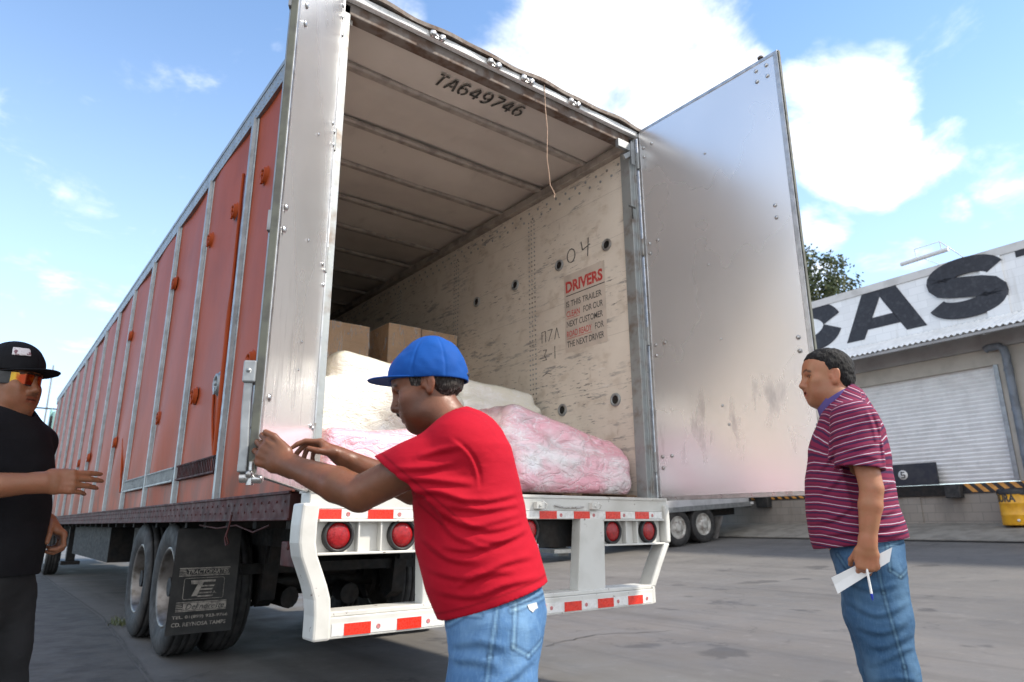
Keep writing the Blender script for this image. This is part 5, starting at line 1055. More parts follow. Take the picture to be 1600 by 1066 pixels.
def cap(par, Hd, col, crown=(.108, .088, .102), base=.030, brim=.085, h=.0032, droop=.012, patch=None, m2=None, lift=0., bulge=True):
    """a baseball cap in the frame of Hd"""
    S = Sdf(); S.add(Hd.e((-.010, 0, .045), crown), .01)
    if bulge: S.add(Hd.e((.03, 0, .075), (crown[0] * .62, crown[1] * .82, crown[2] * .62)), .05)
    else: S.add(Hd.e((-.012, 0, .10), (crown[0] * .58, crown[1] * .60, crown[2] * .56)), .04); S.add(Hd.e((.028, 0, .052), (.091, .080, .066)), .03)
    zc = float(np.dot(Hd.p(0, 0, base), Hd.U)); Uf = V3(*Hd.U); Ff = V3(*Hd.F); Lf = V3(*Hd.L)
    o = V3(*Hd.o)
    def crn(P, d):
        q = P - o; y = q @ Lf; x = q @ Ff; z = q @ Uf
        an = np.arctan2(y, x + .01); seam = np.abs(np.sin(an * 3)); d = d + .0022 * np.exp(-(seam / .10) ** 2) - .0022 * np.exp(-((np.abs(z - base - .012)) / .006) ** 2) * 0
        d = d + .004 * vnoise(P, 22, 3) + .003 * vnoise(P, 45, 4)
        d = np.abs(d + .003) - .003
        return np.maximum(d, base + lift * x - z)
    S.deco(crn)
    lo = np.array(Hd.p(0, 0, .05)) - .2; hi = np.array(Hd.p(0, 0, .05)) + .2
    o1 = put('cap', par, S, lo, hi, h, col, None, 1, patch)
    B = Sdf(); xf = crown[0] - .02; B.add(Hd.e((xf * .55, 0, base + .004), (xf * .62 + brim, crown[1] * .98, .2)), 0)
    def bf(P, d):
        q = P - o; y = q @ Lf; x = q @ Ff; z = q @ Uf; zz_ = base + .006 + lift * x - droop * 40 * y * y - .05 * np.maximum(x - .08, 0) * (droop > .015)
        e = np.abs(z - zz_) - .0028; inner = -(np.sqrt(((x + .010) / (crown[0] - .006)) ** 2 + (y / (crown[1] - .006)) ** 2) - 1) * .09
        return np.maximum(np.maximum(np.maximum(np.sqrt(((x - xf * .45) / (xf * .60 + brim)) ** 2 + (y / (crown[1] * .97)) ** 2) * .09 - .09, e), inner), .02 - x)
    B.deco(bf); B.p[0] = (rbox(Hd.p(.09, 0, base), (.16, .16, .1), .01, Hd.M), 0, 1)
    Bb = put('brim', o1, B, lo, hi, h, m2 or col, None, 1)
    return o1
DENIM = m_cloth('washed_blue_denim', (.06, .14, .28), (.085, .18, .34), .85, 700, (.17, .30, .46))
DENIM2 = m_cloth('mid_blue_denim', (.035, .085, .165), (.05, .11, .20), .85, 700, (.095, .18, .28))
SHOE = mat('black_leather', (.02, .02, .02), None, 9, .45)
JB = mat('shirt_button', (.2, .2, .3), None, 9, .4)
def arm(S, a, b, c, r, k=.02):
    S.add(cone(a, b, r[0], r[1]), k); m = [b[i] + (c[i] - b[i]) * .3 for i in range(3)]; S.add(cone(b, m, r[1], r[2]), .008); S.add(cone(m, c, r[2], r[3]), .008); S.add(ell((b[0] * .9 + a[0] * .1, b[1] * .9 + a[1] * .1, b[2] * .9 + a[2] * .1 - .004), (r[1] * .9, r[1] * .9, r[1] * .8)), .01)

# ---- the man in red who swings the left door
HQ = 1.0
O1, X1 = (-.08944, -1.59479), (.825013, -.565114)
p1 = person(O1, X1, 'man in red t-shirt, blue cap and jeans pulling the edge of the left trailer door')
SK1 = m_skin('skin_brown', (.150, .056, .025), (.19, .066, .030))
H1 = Head((-.144, .0, 1.402), R(180), R(20))
secs1 = [(-.075, .02, 1.225, 1.285, .10, 0), (-.125, .085, 1.175, 1.24, .165, 0), (-.158, .112, 1.12, 1.165, .175, 0), (-.160, .128, 1.05, 1.062, .172, 0), (-.152, .145, .97, .965, .172, 0), (-.128, .180, .885, .88, .172, 0), (-.085, .200, .775, .82, .165, 0)]
S = Sdf(); torso(S, secs1[:-2], .03, -.020); H1.build(S, 0, .95, 1.6)
S.add(cone((-.105, 0, 1.34), (-.03, 0, 1.24), .058, .072), .04); S.add(ecap((-.035, -.11, 1.245), (-.035, .11, 1.245), (.055, .05), (.055, .05), (1, 0, 0), (0, 0, 1)), .05)
E1 = (-.318, -.09, 1.085); W1 = (-.560, .035, 1.178)
S.add(ell((-.045, -.155, 1.215), (.07, .06, .07)), .04); arm(S, (-.05, -.165, 1.21), E1, W1, (.056, .050, .051, .029))
arm(S, (-.03, .175, 1.22), (-.20, .225, 1.11), (-.425, .165, 1.212), (.054, .046, .046, .028))
c4 = lambda a, b, c: (R(a), R(b), R(c))
hand(S, W1, (-.86, .16, .42), (.20, .97, .04), -1, [c4(34, 66, 40), c4(38, 68, 42), c4(42, 68, 42), c4(46, 66, 40)], .10, ((.88, .34, -.12), (.97, .0, .05)), 1.12)
hand(S, (-.425, .165, 1.212), (-.86, -.05, .50), (-.5, -.15, -.86), 1, [c4(28, 26, 14), c4(42, 40, 22), c4(55, 52, 30), c4(62, 55, 30)], .04, ((.78, .45, .42), (.95, .1, .3)))
def col1(v):
    c = np.ones((len(v), 3)); H1.paint(v, c, .9, .75, (.72, .5, .5)); q = v; w = np.clip((-.40 - v[:, 0]) / .2, 0, 1) * (v[:, 1] > .05) * .0
    mk = np.sqrt(((v - np.array((-.590, -.0, 1.190))) ** 2).sum(1)); return c * (1 - .75 * np.clip(1 - (mk - .004) / .005, 0, 1)[:, None])
put('body', p1, S, (-.78, -.30, .80), (.25, .33, 1.56), .0032, SK1, col1, 1)
# hair, moustache
S = Sdf(); S.add(H1.e((-.014, 0, .040), (.1035, .0825, .092)), .01); S.add(H1.e((-.055, 0, -.02), (.055, .066, .06)), .03); S.add(H1.e((.03, 0, .015), (.05, .0665, .05)), .02)
def hr(P, d):
    q = H1.loc(P); x, y, z = q.T; reg = np.minimum(np.maximum(np.maximum(x + .012, -.062 - .25 * x - z), -.065 - z), np.maximum(x - .070, np.where(x < .044, -.016, .026) - z)); ear = np.sqrt(((x + .006) / 1.) ** 2 + ((z - .0) / 1.5) ** 2) - .0195; reg = reg + .008 * vnoise(P, 120, 5)
    return np.maximum(np.maximum(d + .003 * vnoise(P, 120, 2) + .007 * np.clip(1 + reg / .02, 0, 1), reg), -ear)
S.deco(hr); put('hair', p1, S, (-.28, -.12, 1.28), (.0, .12, 1.56), .0032, m_hair('greying_hair', (.02, .017, .015), (.12, .11, .10)), None, 1)
S = Sdf()
for g in (-1, 1): S.add(H1.c((.1025, g * .002, -.0445), (.0905, g * .029, -.060), .0095, .0075), .006)
S.deco(lambda P, d: d + .0015 * vnoise(P, 260, 1)); put('moustache', p1, S, (-.28, -.06, 1.28), (-.18, .06, 1.40), .002, m_hair('moustache_hair', (.014, .012, .011), (.05, .045, .04)), None, 0)
BLUE = m_cloth('royal_blue_cotton', (.007, .062, .27), (.009, .075, .31), .7, 800, None, .12)
Hc = Head((-.144, .0, 1.392), R(180), R(1))
cp = cap(p1, Hc, BLUE, (.117, .090, .122), .030, .082, .003, .010, bulge=False)
b = MB(); b.lathe([(.012, 0), (.009, .005), (0, .006)], Hc.p(-.008, 0, .171), tuple(Hc.U), 12); ob = b.build('cap_button', BLUE, None, fix=True); ob.parent = cp
b = MB(); b.add([Hc.p(.103 - .0045 * abs(k - 1), (.010 - .02 * (k / 2)) , z) for k in range(3) for z in (.082, .098)], [(0, 2, 3, 1), (2, 4, 5, 3)]); S = Sdf()
for a_, c_ in (((-.009, .086), (.0, .098)), ((.0, .098), (.01, .088)), ((-.009, .086), (.01, .088))): S.add(cone(Hc.p(.108, a_[0] + .006, a_[1] - .006), Hc.p(.106, c_[0] + .006, c_[1] - .006), .004, .004), .002)
put('cap_emblem', cp, S, np.array(Hc.p(.1, 0, .09)) - .03, np.array(Hc.p(.1, 0, .09)) + .03, .002, MT['inkred'], None, 0)
S = Sdf(); S.add(Hc.e((-.118, 0, .050), (.012, .028, .010)), .005); put('cap_strap', cp, S, np.array(Hc.p(-.118, 0, .05)) - .04, np.array(Hc.p(-.118, 0, .05)) + .04, .003, MT['black'], None, 0)
# t-shirt
S = Sdf(); torso(S, [(a - .004, b_ + .004, c, d_, e + .004, f) for a, b_, c, d_, e, f in secs1] + [(-.066, .216, .735, .80, .172, 0)], .03, .006)
S.add(ecap((-.035, -.115, 1.245), (-.035, .115, 1.245), (.066, .058), (.066, .058), (1, 0, 0), (0, 0, 1)), .05); S.add(ell((-.045, -.158, 1.215), (.08, .066, .08)), .05); S.add(ell((-.03, .172, 1.215), (.08, .066, .08)), .05); S.add(cone((-.065, 0, 1.285), (-.02, 0, 1.24), .070, .085), .04)
sa = unit(np.array(E1) - (-.05, -.165, 1.21)); sl = unit((-.63, .0, -.777)); e_ = np.array((-.170, -.2, 1.097))
sl2 = unit(np.array((-.20, .225, 1.11)) - (-.03, .175, 1.22)); e2 = np.array((-.03, .175, 1.22)) + sl2 * .19
D1 = [[(-0.05, 1.07), (0.038, 1.065), (0.126, 1.087)], [(-0.096, 1.042), (-0.008, 0.999), (0.132, 1.03)], [(-0.043, 1.013), (0.038, 0.989), (0.137, 1.01)], [(-0.095, 1.036), (-0.048, 0.974), (0.05, 0.941)], [(-0.14, 0.969), (-0.064, 0.917), (0.016, 0.908)], [(-0.12, 0.887), (-0.018, 0.868), (0.085, 0.905), (0.165, 0.918)], [(-0.096, 0.831), (0.005, 0.822), (0.085, 0.851), (0.188, 0.863)], [(-0.046, 0.844), (0.022, 0.875), (0.108, 0.885)], [(-0.088, 0.947), (0.004, 0.941), (0.12, 0.973)], [(0.004, 0.968), (0.073, 0.96), (0.149, 0.99)], [(-0.067, 1.053), (0.027, 1.041), (0.126, 1.058)],
      [(-0.22, 1.146), (-0.124, 1.146), (-0.05, 1.163)], [(-0.202, 1.124), (-0.112, 1.115), (0.002, 1.107)], [(-0.173, 1.085), (-0.094, 1.085), (-0.008, 1.057)], [(-0.153, 1.175), (-0.091, 1.192), (-0.033, 1.203)]]
sleeve(S, (-.05, -.165, 1.21), sa, .19, sl, e_, .072, .078, extra=(ell((-.095, -.172, 1.105), (.085, .06, .09)), ell((-.15, -.165, 1.13), (.09, .066, .08))))
sleeve(S, (-.03, .175, 1.22), sl2, .19, sl2, e2, .07, .074)
S.deco(drape(D1, -1, .009, .0062)); S.deco(drape([[(-0.055, 1.224), (-0.01, 1.186), (0.013, 1.14), (0.018, 1.097)]], -1, .005, -.005)); S.deco(drape([[(x0, z0), (x0 + .09, z0 - .012), (x0 + .2, z0 + .02)] for x0, z0 in ((-.15, 1.05), (-.15, .98), (-.13, .91), (-.1, .85))], 1, .01, .006)); S.deco(lambda P, d: d + .006 * vnoise(P * V3(1, 1, 1.6), 9, 9) + .0012 * vnoise(P * V3(1, 1, 2.3), 34, 10))
def cuts1(P, d):
    d = np.maximum(d, -((P - V3(-.075, 0, .752)) @ V3(-.30, 0, .954)))                    # hem
    nk = np.sqrt(((P - V3(-.088, 0, 1.315)) ** 2 / V3(.075 ** 2, .078 ** 2, .078 ** 2)).sum(1)) * .07 - .07
    return np.maximum(d, -nk)
S.deco(cuts1)
TR = m_cloth('red_cotton_jersey', (.40, .007, .02), (.34, .005, .017), .85, 900, None, .14)
def tcol(v):
    c = np.ones((len(v), 3)); dh = (v - np.array((-.075, 0, .752))) @ np.array((-.30, 0, .954)); ds = np.abs((v - e_) @ sl)
    for w in (np.exp(-((dh - .022) / .003) ** 2), np.exp(-((ds - .02) / .003) ** 2) * (v[:, 1] < -.1) * (v[:, 2] > 1.0)): c *= (1 - .4 * w)[:, None]
    return c
ts = put('t_shirt', p1, S, (-.32, -.31, .70), (.30, .34, 1.36), .0042, TR, tcol, 1)
b = MB(); b.add([(.145, -.142, .795), (.170, -.131, .80), (.174, -.128, .786), (.166, -.134, .783), (.160, -.137, .776), (.150, -.142, .784)], [(0, 1, 2, 3, 4, 5)]); b.add([(.145, -.145, .795), (.170, -.134, .80), (.174, -.131, .786), (.166, -.137, .783), (.160, -.14, .776), (.150, -.145, .784)], [(5, 4, 3, 2, 1, 0)])
tgo = b.build('care_label', MT['whitetape'], None); tgo.parent = ts
# jeans
def jeans(par, secs, legs, m, lo, hi, seams=(), pockets=(), h=.005, folds=(), noise=.006, top=None, drapes=()):
    S = Sdf(); torso(S, secs, .03, .0)
    for pts in legs:
        for (a, ra), (b_, rb) in zip(pts[:-1], pts[1:]): S.add(cone(a, b_, ra, rb), .03)
    S.deco(fold_fn(folds)); S.deco(drape(drapes, -1, .012, .007)) if drapes else None; S.deco(lambda P, d: d + noise * vnoise(P * V3(1, 1, 1.5), 11, 4) + noise * .5 * vnoise(P * V3(1, 1, 2.4), 28, 5)); S.deco(lambda P, d: np.maximum(d, f32(.03) - P[:, 2]))
    if top: S.deco(lambda P, d: np.maximum(d, (P - V3(*top[0])) @ V3(*unit(top[1]))))
    def col(v):
        c = np.ones((len(v), 3))
        for a, b_, side in seams:
            a, b_ = np.array(a), np.array(b_); ab = b_ - a; q = v[:, [0, 2]]; t = np.clip((q - a) @ ab / (ab @ ab), 0, 1); dd = np.sqrt(((q - a - t[:, None] * ab) ** 2).sum(1)); on = (v[:, 1] * side > 0)
            c = c * (1 + (np.exp(-(dd / .0028) ** 2) * on * .42)[:, None] * np.array((1.5, 1.0, .4))) * (1 - (np.exp(-((dd - .007) / .003) ** 2) * on * .38)[:, None])
        return c
    return put('jeans', par, S, lo, hi, h, m, col, 1)
js1 = [(-.075, .192, .80, .83, .152, 0), (-.073, .200, .74, .775, .160, 0), (-.068, .196, .69, .70, .160, 0)]
jeans(p1, js1, [[((.06, -.082, .72), .118), ((.056, -.09, .58), .112), ((.03, -.095, .44), .085), ((.05, -.095, .25), .075), ((.075, -.095, .09), .068)], [((.05, .085, .72), .115), ((.04, .09, .58), .105), ((-.02, .095, .44), .083), ((-.03, .095, .25), .074), ((-.03, .095, .09), .068)]], DENIM, (-.2, -.28, .0), (.32, .28, .90),
      [((.065, .80), (.045, .68), -1), ((.045, .68), (.020, .50), -1), ((.112, .80), (.104, .70), -1), ((.104, .70), (.145, .675), -1), ((.145, .675), (.185, .70), -1), ((-.07, .74), (-.02, .775), -1), ((.02, .775), (-.02, .775), -1), ((.10, .80), (.22, .825), -1), ((.10, .785), (.22, .81), -1)], drapes=[[(-.06, .70), (.02, .715), (.09, .70)], [(-.06, .665), (.0, .672), (.07, .66)], [(.03, .60), (.09, .63), (.16, .67)], [(-.06, .60), (.0, .585), (.09, .60)], [(.09, .55), (.13, .56), (.17, .585)], [(-.05, .54), (.03, .53), (.1, .55)]])
shoe(p1, .05, -.095, math.pi, SHOE); shoe(p1, -.05, .095, math.pi, SHOE)
# ---- the smiling man in the striped polo shirt
O2, X2 = (1.60205, -1.88839), (.440765, -.897623)
p2 = person(O2, X2, 'smiling man in striped maroon polo shirt standing with a paper and pen in hand')
SK2 = m_skin('skin_tan', (.33, .145, .070), (.37, .145, .075))
H2 = Head((-.050, .0, 1.598), R(200), R(2), 0, .965)
secs2 = [(-.06, .085, 1.445, 1.47, .10, 0), (-.105, .125, 1.36, 1.38, .175, 0), (-.145, .138, 1.27, 1.28, .185, 0), (-.170, .134, 1.15, 1.15, .182, 0), (-.178, .136, 1.05, 1.05, .182, 0), (-.174, .147, .97, .985, .178, 0), (-.168, .152, .915, .955, .172, 0)]
SH2 = (.035, -.185, 1.385); EL2 = (.058, -.235, 1.125); WR2 = (.018, -.245, .918)
S = Sdf(); torso(S, secs2[:-1], .03, -.022); H2.build(S, 1., 1.1)
S.add(cone((-.035, 0, 1.545), (.01, 0, 1.44), .060, .075), .04); S.add(ecap((.02, -.12, 1.415), (.02, .12, 1.415), (.058, .048), (.058, .048), (1, 0, 0), (0, 0, 1)), .05)
S.add(ell(SH2, (.065, .06, .07)), .04); arm(S, SH2, EL2, WR2, (.053, .041, .042, .0262)); arm(S, (.035, .185, 1.385), (.06, .24, 1.13), (-.01, .235, .915), (.053, .041, .042, .0262))
hand(S, WR2, (-.10, .02, -1), (-.20, .97, .0), -1, [c4(48, 88, 50), c4(55, 90, 50), c4(60, 90, 50), c4(64, 88, 48)], .02, ((.78, .42, .55), (.7, -.1, .8)))
hand(S, (-.01, .235, .915), (-.12, .0, -1), (-.2, -.97, 0), 1, [c4(25, 35, 20)] * 4, .02)
def col2(v):
    c = np.ones((len(v), 3)); H2.paint(v, c, .9, .3, (.95, .62, .62)); q = H2.loc(v); x, y, z = q.T
    t = (np.abs(z + .0615) < .0055) & (np.abs(y) < .019) & (x > .084) & (x < .0965); c[t] = (2.2, 3.6, 5.); return c
put('body', p2, S, (-.26, -.34, .66), (.24, .34, 1.76), .0034, SK2, col2, 1)
S = Sdf(); S.add(H2.e((-.014, 0, .046), (.107, .0850, .0965)), .01); S.add(H2.e((.035, 0, .083), (.046, .056, .034)), .03); S.add(H2.e((-.052, 0, -.018), (.058, .070, .07)), .03)
def hr2(P, d):
    q = H2.loc(P); x, y, z = q.T; reg = np.minimum(np.minimum(np.maximum(x + .008, -.078 - z), np.maximum(x - .020 - .25 * z, -.022 - z)), .060 + .62 * np.maximum(x - .045, 0) + .25 * np.clip(.045 - x, -.02, .03) * 0 - z - .012 * (np.abs(y) < .03)); ear = np.sqrt((x + .006) ** 2 + ((z + .004) / 1.5) ** 2) - .025
    st = V3(*(H2.M.T @ np.array((1., .3, .25)))); w = vnoise(P * V3(1, 1, 1), 95, 2)
    reg = reg + .010 * vnoise(P, 130, 5) + .008 * vnoise(P, 45, 6); return np.maximum(np.maximum(d + .005 * w + .005 * vnoise(P, 40, 7) + .009 * np.clip(1 + reg / .03, 0, 1), reg), -ear)
S.deco(hr2)
def hcol(v):
    q = H2.loc(v); x, y, z = q.T; g = np.clip(1 - np.abs(x - .012) / .035, 0, 1) * np.clip((.04 - z) / .05, 0, 1); return np.ones((len(v), 3)) * (1 + 4 * g)[:, None]
put('hair', p2, S, (-.18, -.13, 1.48), (.10, .13, 1.78), .003, m_hair('short_black_hair', (.010, .009, .009), (.026, .025, .024)), hcol, 1)
def m_stripe():
    t = NT('striped_pique'); sa_ = t.n('ShaderNodeAttribute'); sa_.attribute_name = 'stripe'; zz_ = t.math('ADD', sa_.outputs['Fac'], t.math('MULTIPLY', t.math('SUBTRACT', t.noise(6, 4), .5), .016)); f = t.math('FRACT', t.math('MULTIPLY', zz_, 32.))
    def band(lo, hi): return t.math('MULTIPLY', t.ramp(f, lo - .02, lo + .02), t.ramp(f, hi + .02, hi - .02))
    c = t.mix(band(.72, .93), (.19, .018, .055), (.05, .018, .06)); c = t.mix(band(.30, .42), c, (.10, .016, .05)); c = t.mix(band(.10, .185), c, (.46, .42, .49)); at = t.n('ShaderNodeAttribute'); at.attribute_name = 'tint'
    t.set('Base Color', t.mix(1., c, at.outputs[0], 'MULTIPLY')); t.set('Roughness', .85); t.set('Specular IOR Level', .2); b = t.bump(t.noise(15, 5, (1, 1, 2), dist=.5), .25, .012); t.bump(t.noise(800, 2), .2, .001, b); return t.m
S = Sdf(); torso(S, [(a - .002, b_ + .003, c, d_, e + .003, f) for a, b_, c, d_, e, f in secs2] + [(-.166, .156, .893, .935, .172, 0)], .03, .006)
S.add(ecap((.02, -.12, 1.415), (.02, .12, 1.415), (.068, .056), (.068, .056), (1, 0, 0), (0, 0, 1)), .05); S.add(cone((.01, 0, 1.50), (.015, 0, 1.43), .078, .085), .04)
for g in (-1, 1): S.add(ell((.033, g * .187, 1.385), (.078, .066, .078)), .04); sleeve(S, (.033, g * .188, 1.385), (-.02, g * .20, -1), .19, (-.10, g * .1, -1), (.025, g * .222, 1.20), .072, .078, extra=(ecap((.035, g * .188, 1.38), (.022, g * .224, 1.16), (.074, .066), (.084, .070), (1, 0, 0), (0, 1, 0)),))
D2 = [[(.02, .99), (.08, .983), (.14, 1.0)], [(.03, .96), (.10, .952), (.15, .972)], [(.0, 1.02), (.07, 1.025), (.13, 1.05)], [(-.13, 1.11), (-.07, 1.15), (-.01, 1.22)], [(-.16, 1.0), (-.08, 1.02), (-.01, 1.07)], [(.06, 1.10), (.10, 1.12), (.135, 1.16)], [(-.08, 1.30), (-.01, 1.33), (.06, 1.385)], [(-.05, 1.285), (.02, 1.272), (.09, 1.29)], [(-.05, 1.232), (.03, 1.245), (.10, 1.232)], [(-.14, .95), (-.05, .965), (.04, .955)], [(-.13, 1.20), (-.08, 1.24), (-.05, 1.30)]]
S.deco(drape(D2, -1, .010, .0062)); S.deco(drape([[(.085, 1.43), (.105, 1.33), (.10, 1.20)]], -1, .007, -.007)); S.deco(drape(D2[:6], 1, .010, .005)); S.deco(lambda P, d: d + .006 * vnoise(P * V3(1, 1, 1.4), 9, 19) + .0012 * vnoise(P * V3(1, 1, 2), 32, 20))
def cuts2(P, d):
    d = np.maximum(d, -((P - V3(-.005, 0, .918)) @ V3(-.13, 0, .99)))
    nk = np.sqrt(((P - V3(-.03, 0, 1.53)) ** 2 / V3(.080 ** 2, .080 ** 2, .085 ** 2)).sum(1)) * .07 - .07
    return np.maximum(d, -nk)
S.deco(cuts2)
po = put('polo_shirt', p2, S, (-.25, -.35, .86), (.24, .35, 1.58), .0044, m_stripe(), lambda v: np.ones((len(v), 3)), 1)
n_ = len(po.data.vertices); vv = np.empty(n_ * 3, f32); po.data.vertices.foreach_get('co', vv); vv = vv.reshape(-1, 3); x_, y_, z_ = vv.T
sst = lambda a, lo, hi: np.clip((a - lo) / (hi - lo), 0, 1) ** 2 * (3 - 2 * np.clip((a - lo) / (hi - lo), 0, 1))
w_ = z_ + .55 * (x_ - .02) * sst(z_, 1.22, 1.42) * (x_ < .07) + .06 * np.sin(x_ * 14 + 1) * .25
w_ = np.where((x_ > .085) & (z_ > 1.15), .62 * z_ + .47 - 1.05 * (x_ - .11) * sst(z_, 1.2, 1.45) + .006, w_)
arm_ = (np.abs(y_) > .182 + .05 * np.clip((1.44 - z_) / .3, 0, 1) * (z_ > 1.38) + .02 * (z_ < 1.23)) & (z_ > 1.192) & (x_ > -.08); w_ = np.where(arm_, z_ * 1.05 - .22 * (x_ - .03) + .011, w_)
at_ = po.data.attributes.new('stripe', 'FLOAT', 'POINT'); at_.data.foreach_set('value', w_.astype(f32))
S = Sdf(); S.add(ell((-.015, 0, 1.50), (.16, .16, .16)), 0)
cn = V3(*unit((-.50, 0, .866))); cu = V3(*unit((.866, 0, .50)))
def colr(P, d):
    q = P - V3(-.018, 0, 1.492); hgt = q @ cn; u = q @ cu; r = np.sqrt(u * u + q[:, 1] ** 2); r0 = .090 - .36 * hgt + .0 * u; gap = np.where(u < -.05, np.abs(q[:, 1]) - .012, 1)
    return np.maximum(np.maximum(np.maximum(np.abs(r - r0) - .0048, np.abs(hgt) - .026 - .012 * (u < -.03)), -np.minimum(gap, 1)), -1)
S.deco(colr); COLM = m_cloth('purple_blue_knit', (.085, .065, .20), (.11, .085, .24), .85, 700, None, .1); put('collar', po, S, (-.16, -.14, 1.38), (.12, .14, 1.60), .003, COLM, None, 1)
b = MB()
for k, (x, z) in enumerate(((-.112, 1.405), (-.125, 1.36))): b.lathe([(.006, 0), (.005, .003), (0, .003)], (x, -.01, z), (-1, 0, .3), 10)
o = b.build('buttons', JB, None, fix=True); o.parent = po
js2 = [(-.118, .148, .93, .965, .158, 0), (-.114, .145, .88, .905, .165, 0), (-.105, .132, .80, .81, .165, 0)]
jeans(p2, js2, [[((.022, -.085, .82), .120), ((.026, -.09, .65), .108), ((.045, -.095, .47), .086), ((.055, -.095, .28), .080), ((.07, -.095, .09), .074)], [((.010, .085, .82), .120), ((.005, .09, .65), .106), ((.018, .095, .47), .085), ((.03, .095, .28), .080), ((.04, .095, .09), .074)]], DENIM2, (-.22, -.29, 0), (.26, .29, 1.0),
      [((.035, .93), (.05, .75), -1), ((.05, .75), (.085, .50), -1), ((.085, .5), (.095, .2), -1), ((.085, .92), (.082, .83), -1), ((.082, .83), (.115, .805), -1), ((.115, .805), (.145, .83), -1), ((-.09, .88), (-.055, .82), -1), ((-.055, .82), (.0, .81), -1), ((.05, .905), (.16, .935), -1)], drapes=[[(-.09, .80), (0, .765), (.10, .78)], [(-.08, .72), (.02, .675), (.13, .72)], [(-.06, .63), (.03, .615), (.12, .66)], [(-.03, .56), (.04, .57), (.12, .61)], [(-.02, .50), (.05, .535), (.12, .57)], [(-.03, .44), (.05, .465), (.12, .455)], [(-.02, .38), (.06, .40), (.11, .385)], [(-.08, .85), (-.03, .83), (.03, .84)]])
shoe(p2, .06, -.095, math.pi, SHOE); shoe(p2, .03, .095, math.pi, SHOE)
def plocal(O, Xd): return Matrix.Translation((O[0], O[1], 0)) @ Matrix.Rotation(math.atan2(Xd[1], Xd[0]), 4, 'Z')
M2 = plocal(O2, X2)
pp = thing('paper', tuple(M2 @ Vector((-.01, -.235, .83))), 'folded white paper sheet held low in the fist of the man in the striped shirt', 'paper')
PAP = mat('white_paper', (.78, .79, .78), (.72, .73, .72), 5, .7)
def sheet(nm, off, col, bend):
    A, B_, C_, D_ = [Vector(q) for q in ((-.118, -.222, .800), (-.102, -.222, .745), (.098, -.232, .912), (.083, -.232, .862))]; b = MB()
    for sg in (0, 1): b.grid(lambda u, v: tuple(M2 @ ((A.lerp(C_, u)).lerp(B_.lerp(D_, u), (1 - v) if sg else v) + Vector((0, off + (.0012 if sg else 0) + bend * (1 - u) ** 2 * v, 0)))), 10, 3)
    return b.build(nm, col, pp)
sheet('front_leaf', -.004, PAP, -.012); sheet('back_leaf', .003, PAP, .012)
pn = thing('pen', tuple(M2 @ Vector((.008, -.262, .77))), 'clear ballpoint pen with blue tip pointing down from the same fist as the paper', 'pen')
b = MB(); b.tube([M2 @ Vector((.004, -.252, .86)), M2 @ Vector((.010, -.266, .752))], .0045, 8); b.build('barrel', MT['whitetape'], pn); b = MB(); b.tube([M2 @ Vector((.010, -.266, .752)), M2 @ Vector((.0108, -.268, .738)), M2 @ Vector((.0112, -.269, .729))], [.005, .004, .001], 8); b.build('tip', mat('blue_pen_plastic', (.02, .05, .5), None, 9, .3), pn)

# ---- the man in black at the left edge
F3w = Vector((.82, -.57, 0)).normalized(); Xv, Yv = Vector((.9997, -.02447, 0)), Vector((.02447, .9997, 0))
X3 = -(Xv * F3w.x + Yv * F3w.y); O3 = (-1.17393, -.19086)
p3 = person(O3, (X3.x, X3.y), 'man in black t-shirt, black cap and mirrored sunglasses reaching out by the orange trailer side')
SK3 = m_skin('skin_olive', (.24, .100, .048), (.28, .105, .052))
H3 = Head((.037, .026, 1.512), R(172), R(1), 0, 1.)
secs3 = [(-.045, .10, 1.36, 1.385, .10, .01), (-.085, .125, 1.28, 1.30, .172, .01), (-.11, .132, 1.19, 1.20, .178, .01), (-.124, .13, 1.06, 1.06, .178, .01), (-.128, .13, .95, .95, .172, .01), (-.122, .13, .86, .86, .166, .01)]
S = Sdf(); torso(S, secs3[:-1], .03, -.020); H3.build(S, 0, .2); S.add(cone((.045, .02, 1.455), (.04, .012, 1.35), .058, .07), .04); S.add(ecap((.03, -.11, 1.335), (.03, .13, 1.335), (.055, .046), (.055, .046), (1, 0, 0), (0, 0, 1)), .05)
RS, RE, RW = (.027, .195, 1.315), (-.045, .335, 1.115), (-.253, .189, 1.143); LS, LE, LW = (.022, -.168, 1.315), (.10, -.215, 1.075), (-.085, -.132, 1.018)
S.add(ell(RS, (.065, .06, .065)), .04); S.add(ell(LS, (.065, .06, .065)), .04); arm(S, RS, RE, RW, (.054, .049, .047, .030)); arm(S, LS, LE, LW, (.054, .047, .046, .029))
hand(S, RW, (-.82, -.57, .05), (.55, -.82, -.16), 1, [c4(14, 14, 10), c4(18, 18, 12), c4(24, 22, 14), c4(30, 26, 16)], .02, ((.72, .25, .6), (.85, .0, .5)), 1.06)
hand(S, LW, (-.66, -.30, -.68), (.46, .56, -.70), -1, [c4(40, 62, 38), c4(46, 62, 38), c4(50, 60, 38), c4(54, 60, 36)], .04, ((.55, .55, .65), (.6, .1, .8)))
def col3(v): c = np.ones((len(v), 3)); H3.paint(v, c, .8, .12, (.95, .62, .6)); q = H3.loc(v); x, y, z = q.T; w = np.exp(-((z + .046 + .12 * np.abs(y)) / .004) ** 2) * (np.abs(y) < .026) * (x > .07); return c * (1 - .5 * w[:, None])
put('body', p3, S, (-.50, -.38, .78), (.28, .42, 1.66), .0036, SK3, col3, 1)
S = Sdf(); S.add(H3.e((-.014, 0, .040), (.1015, .0805, .090)), .01); S.add(H3.e((-.055, 0, -.015), (.055, .066, .06)), .03)
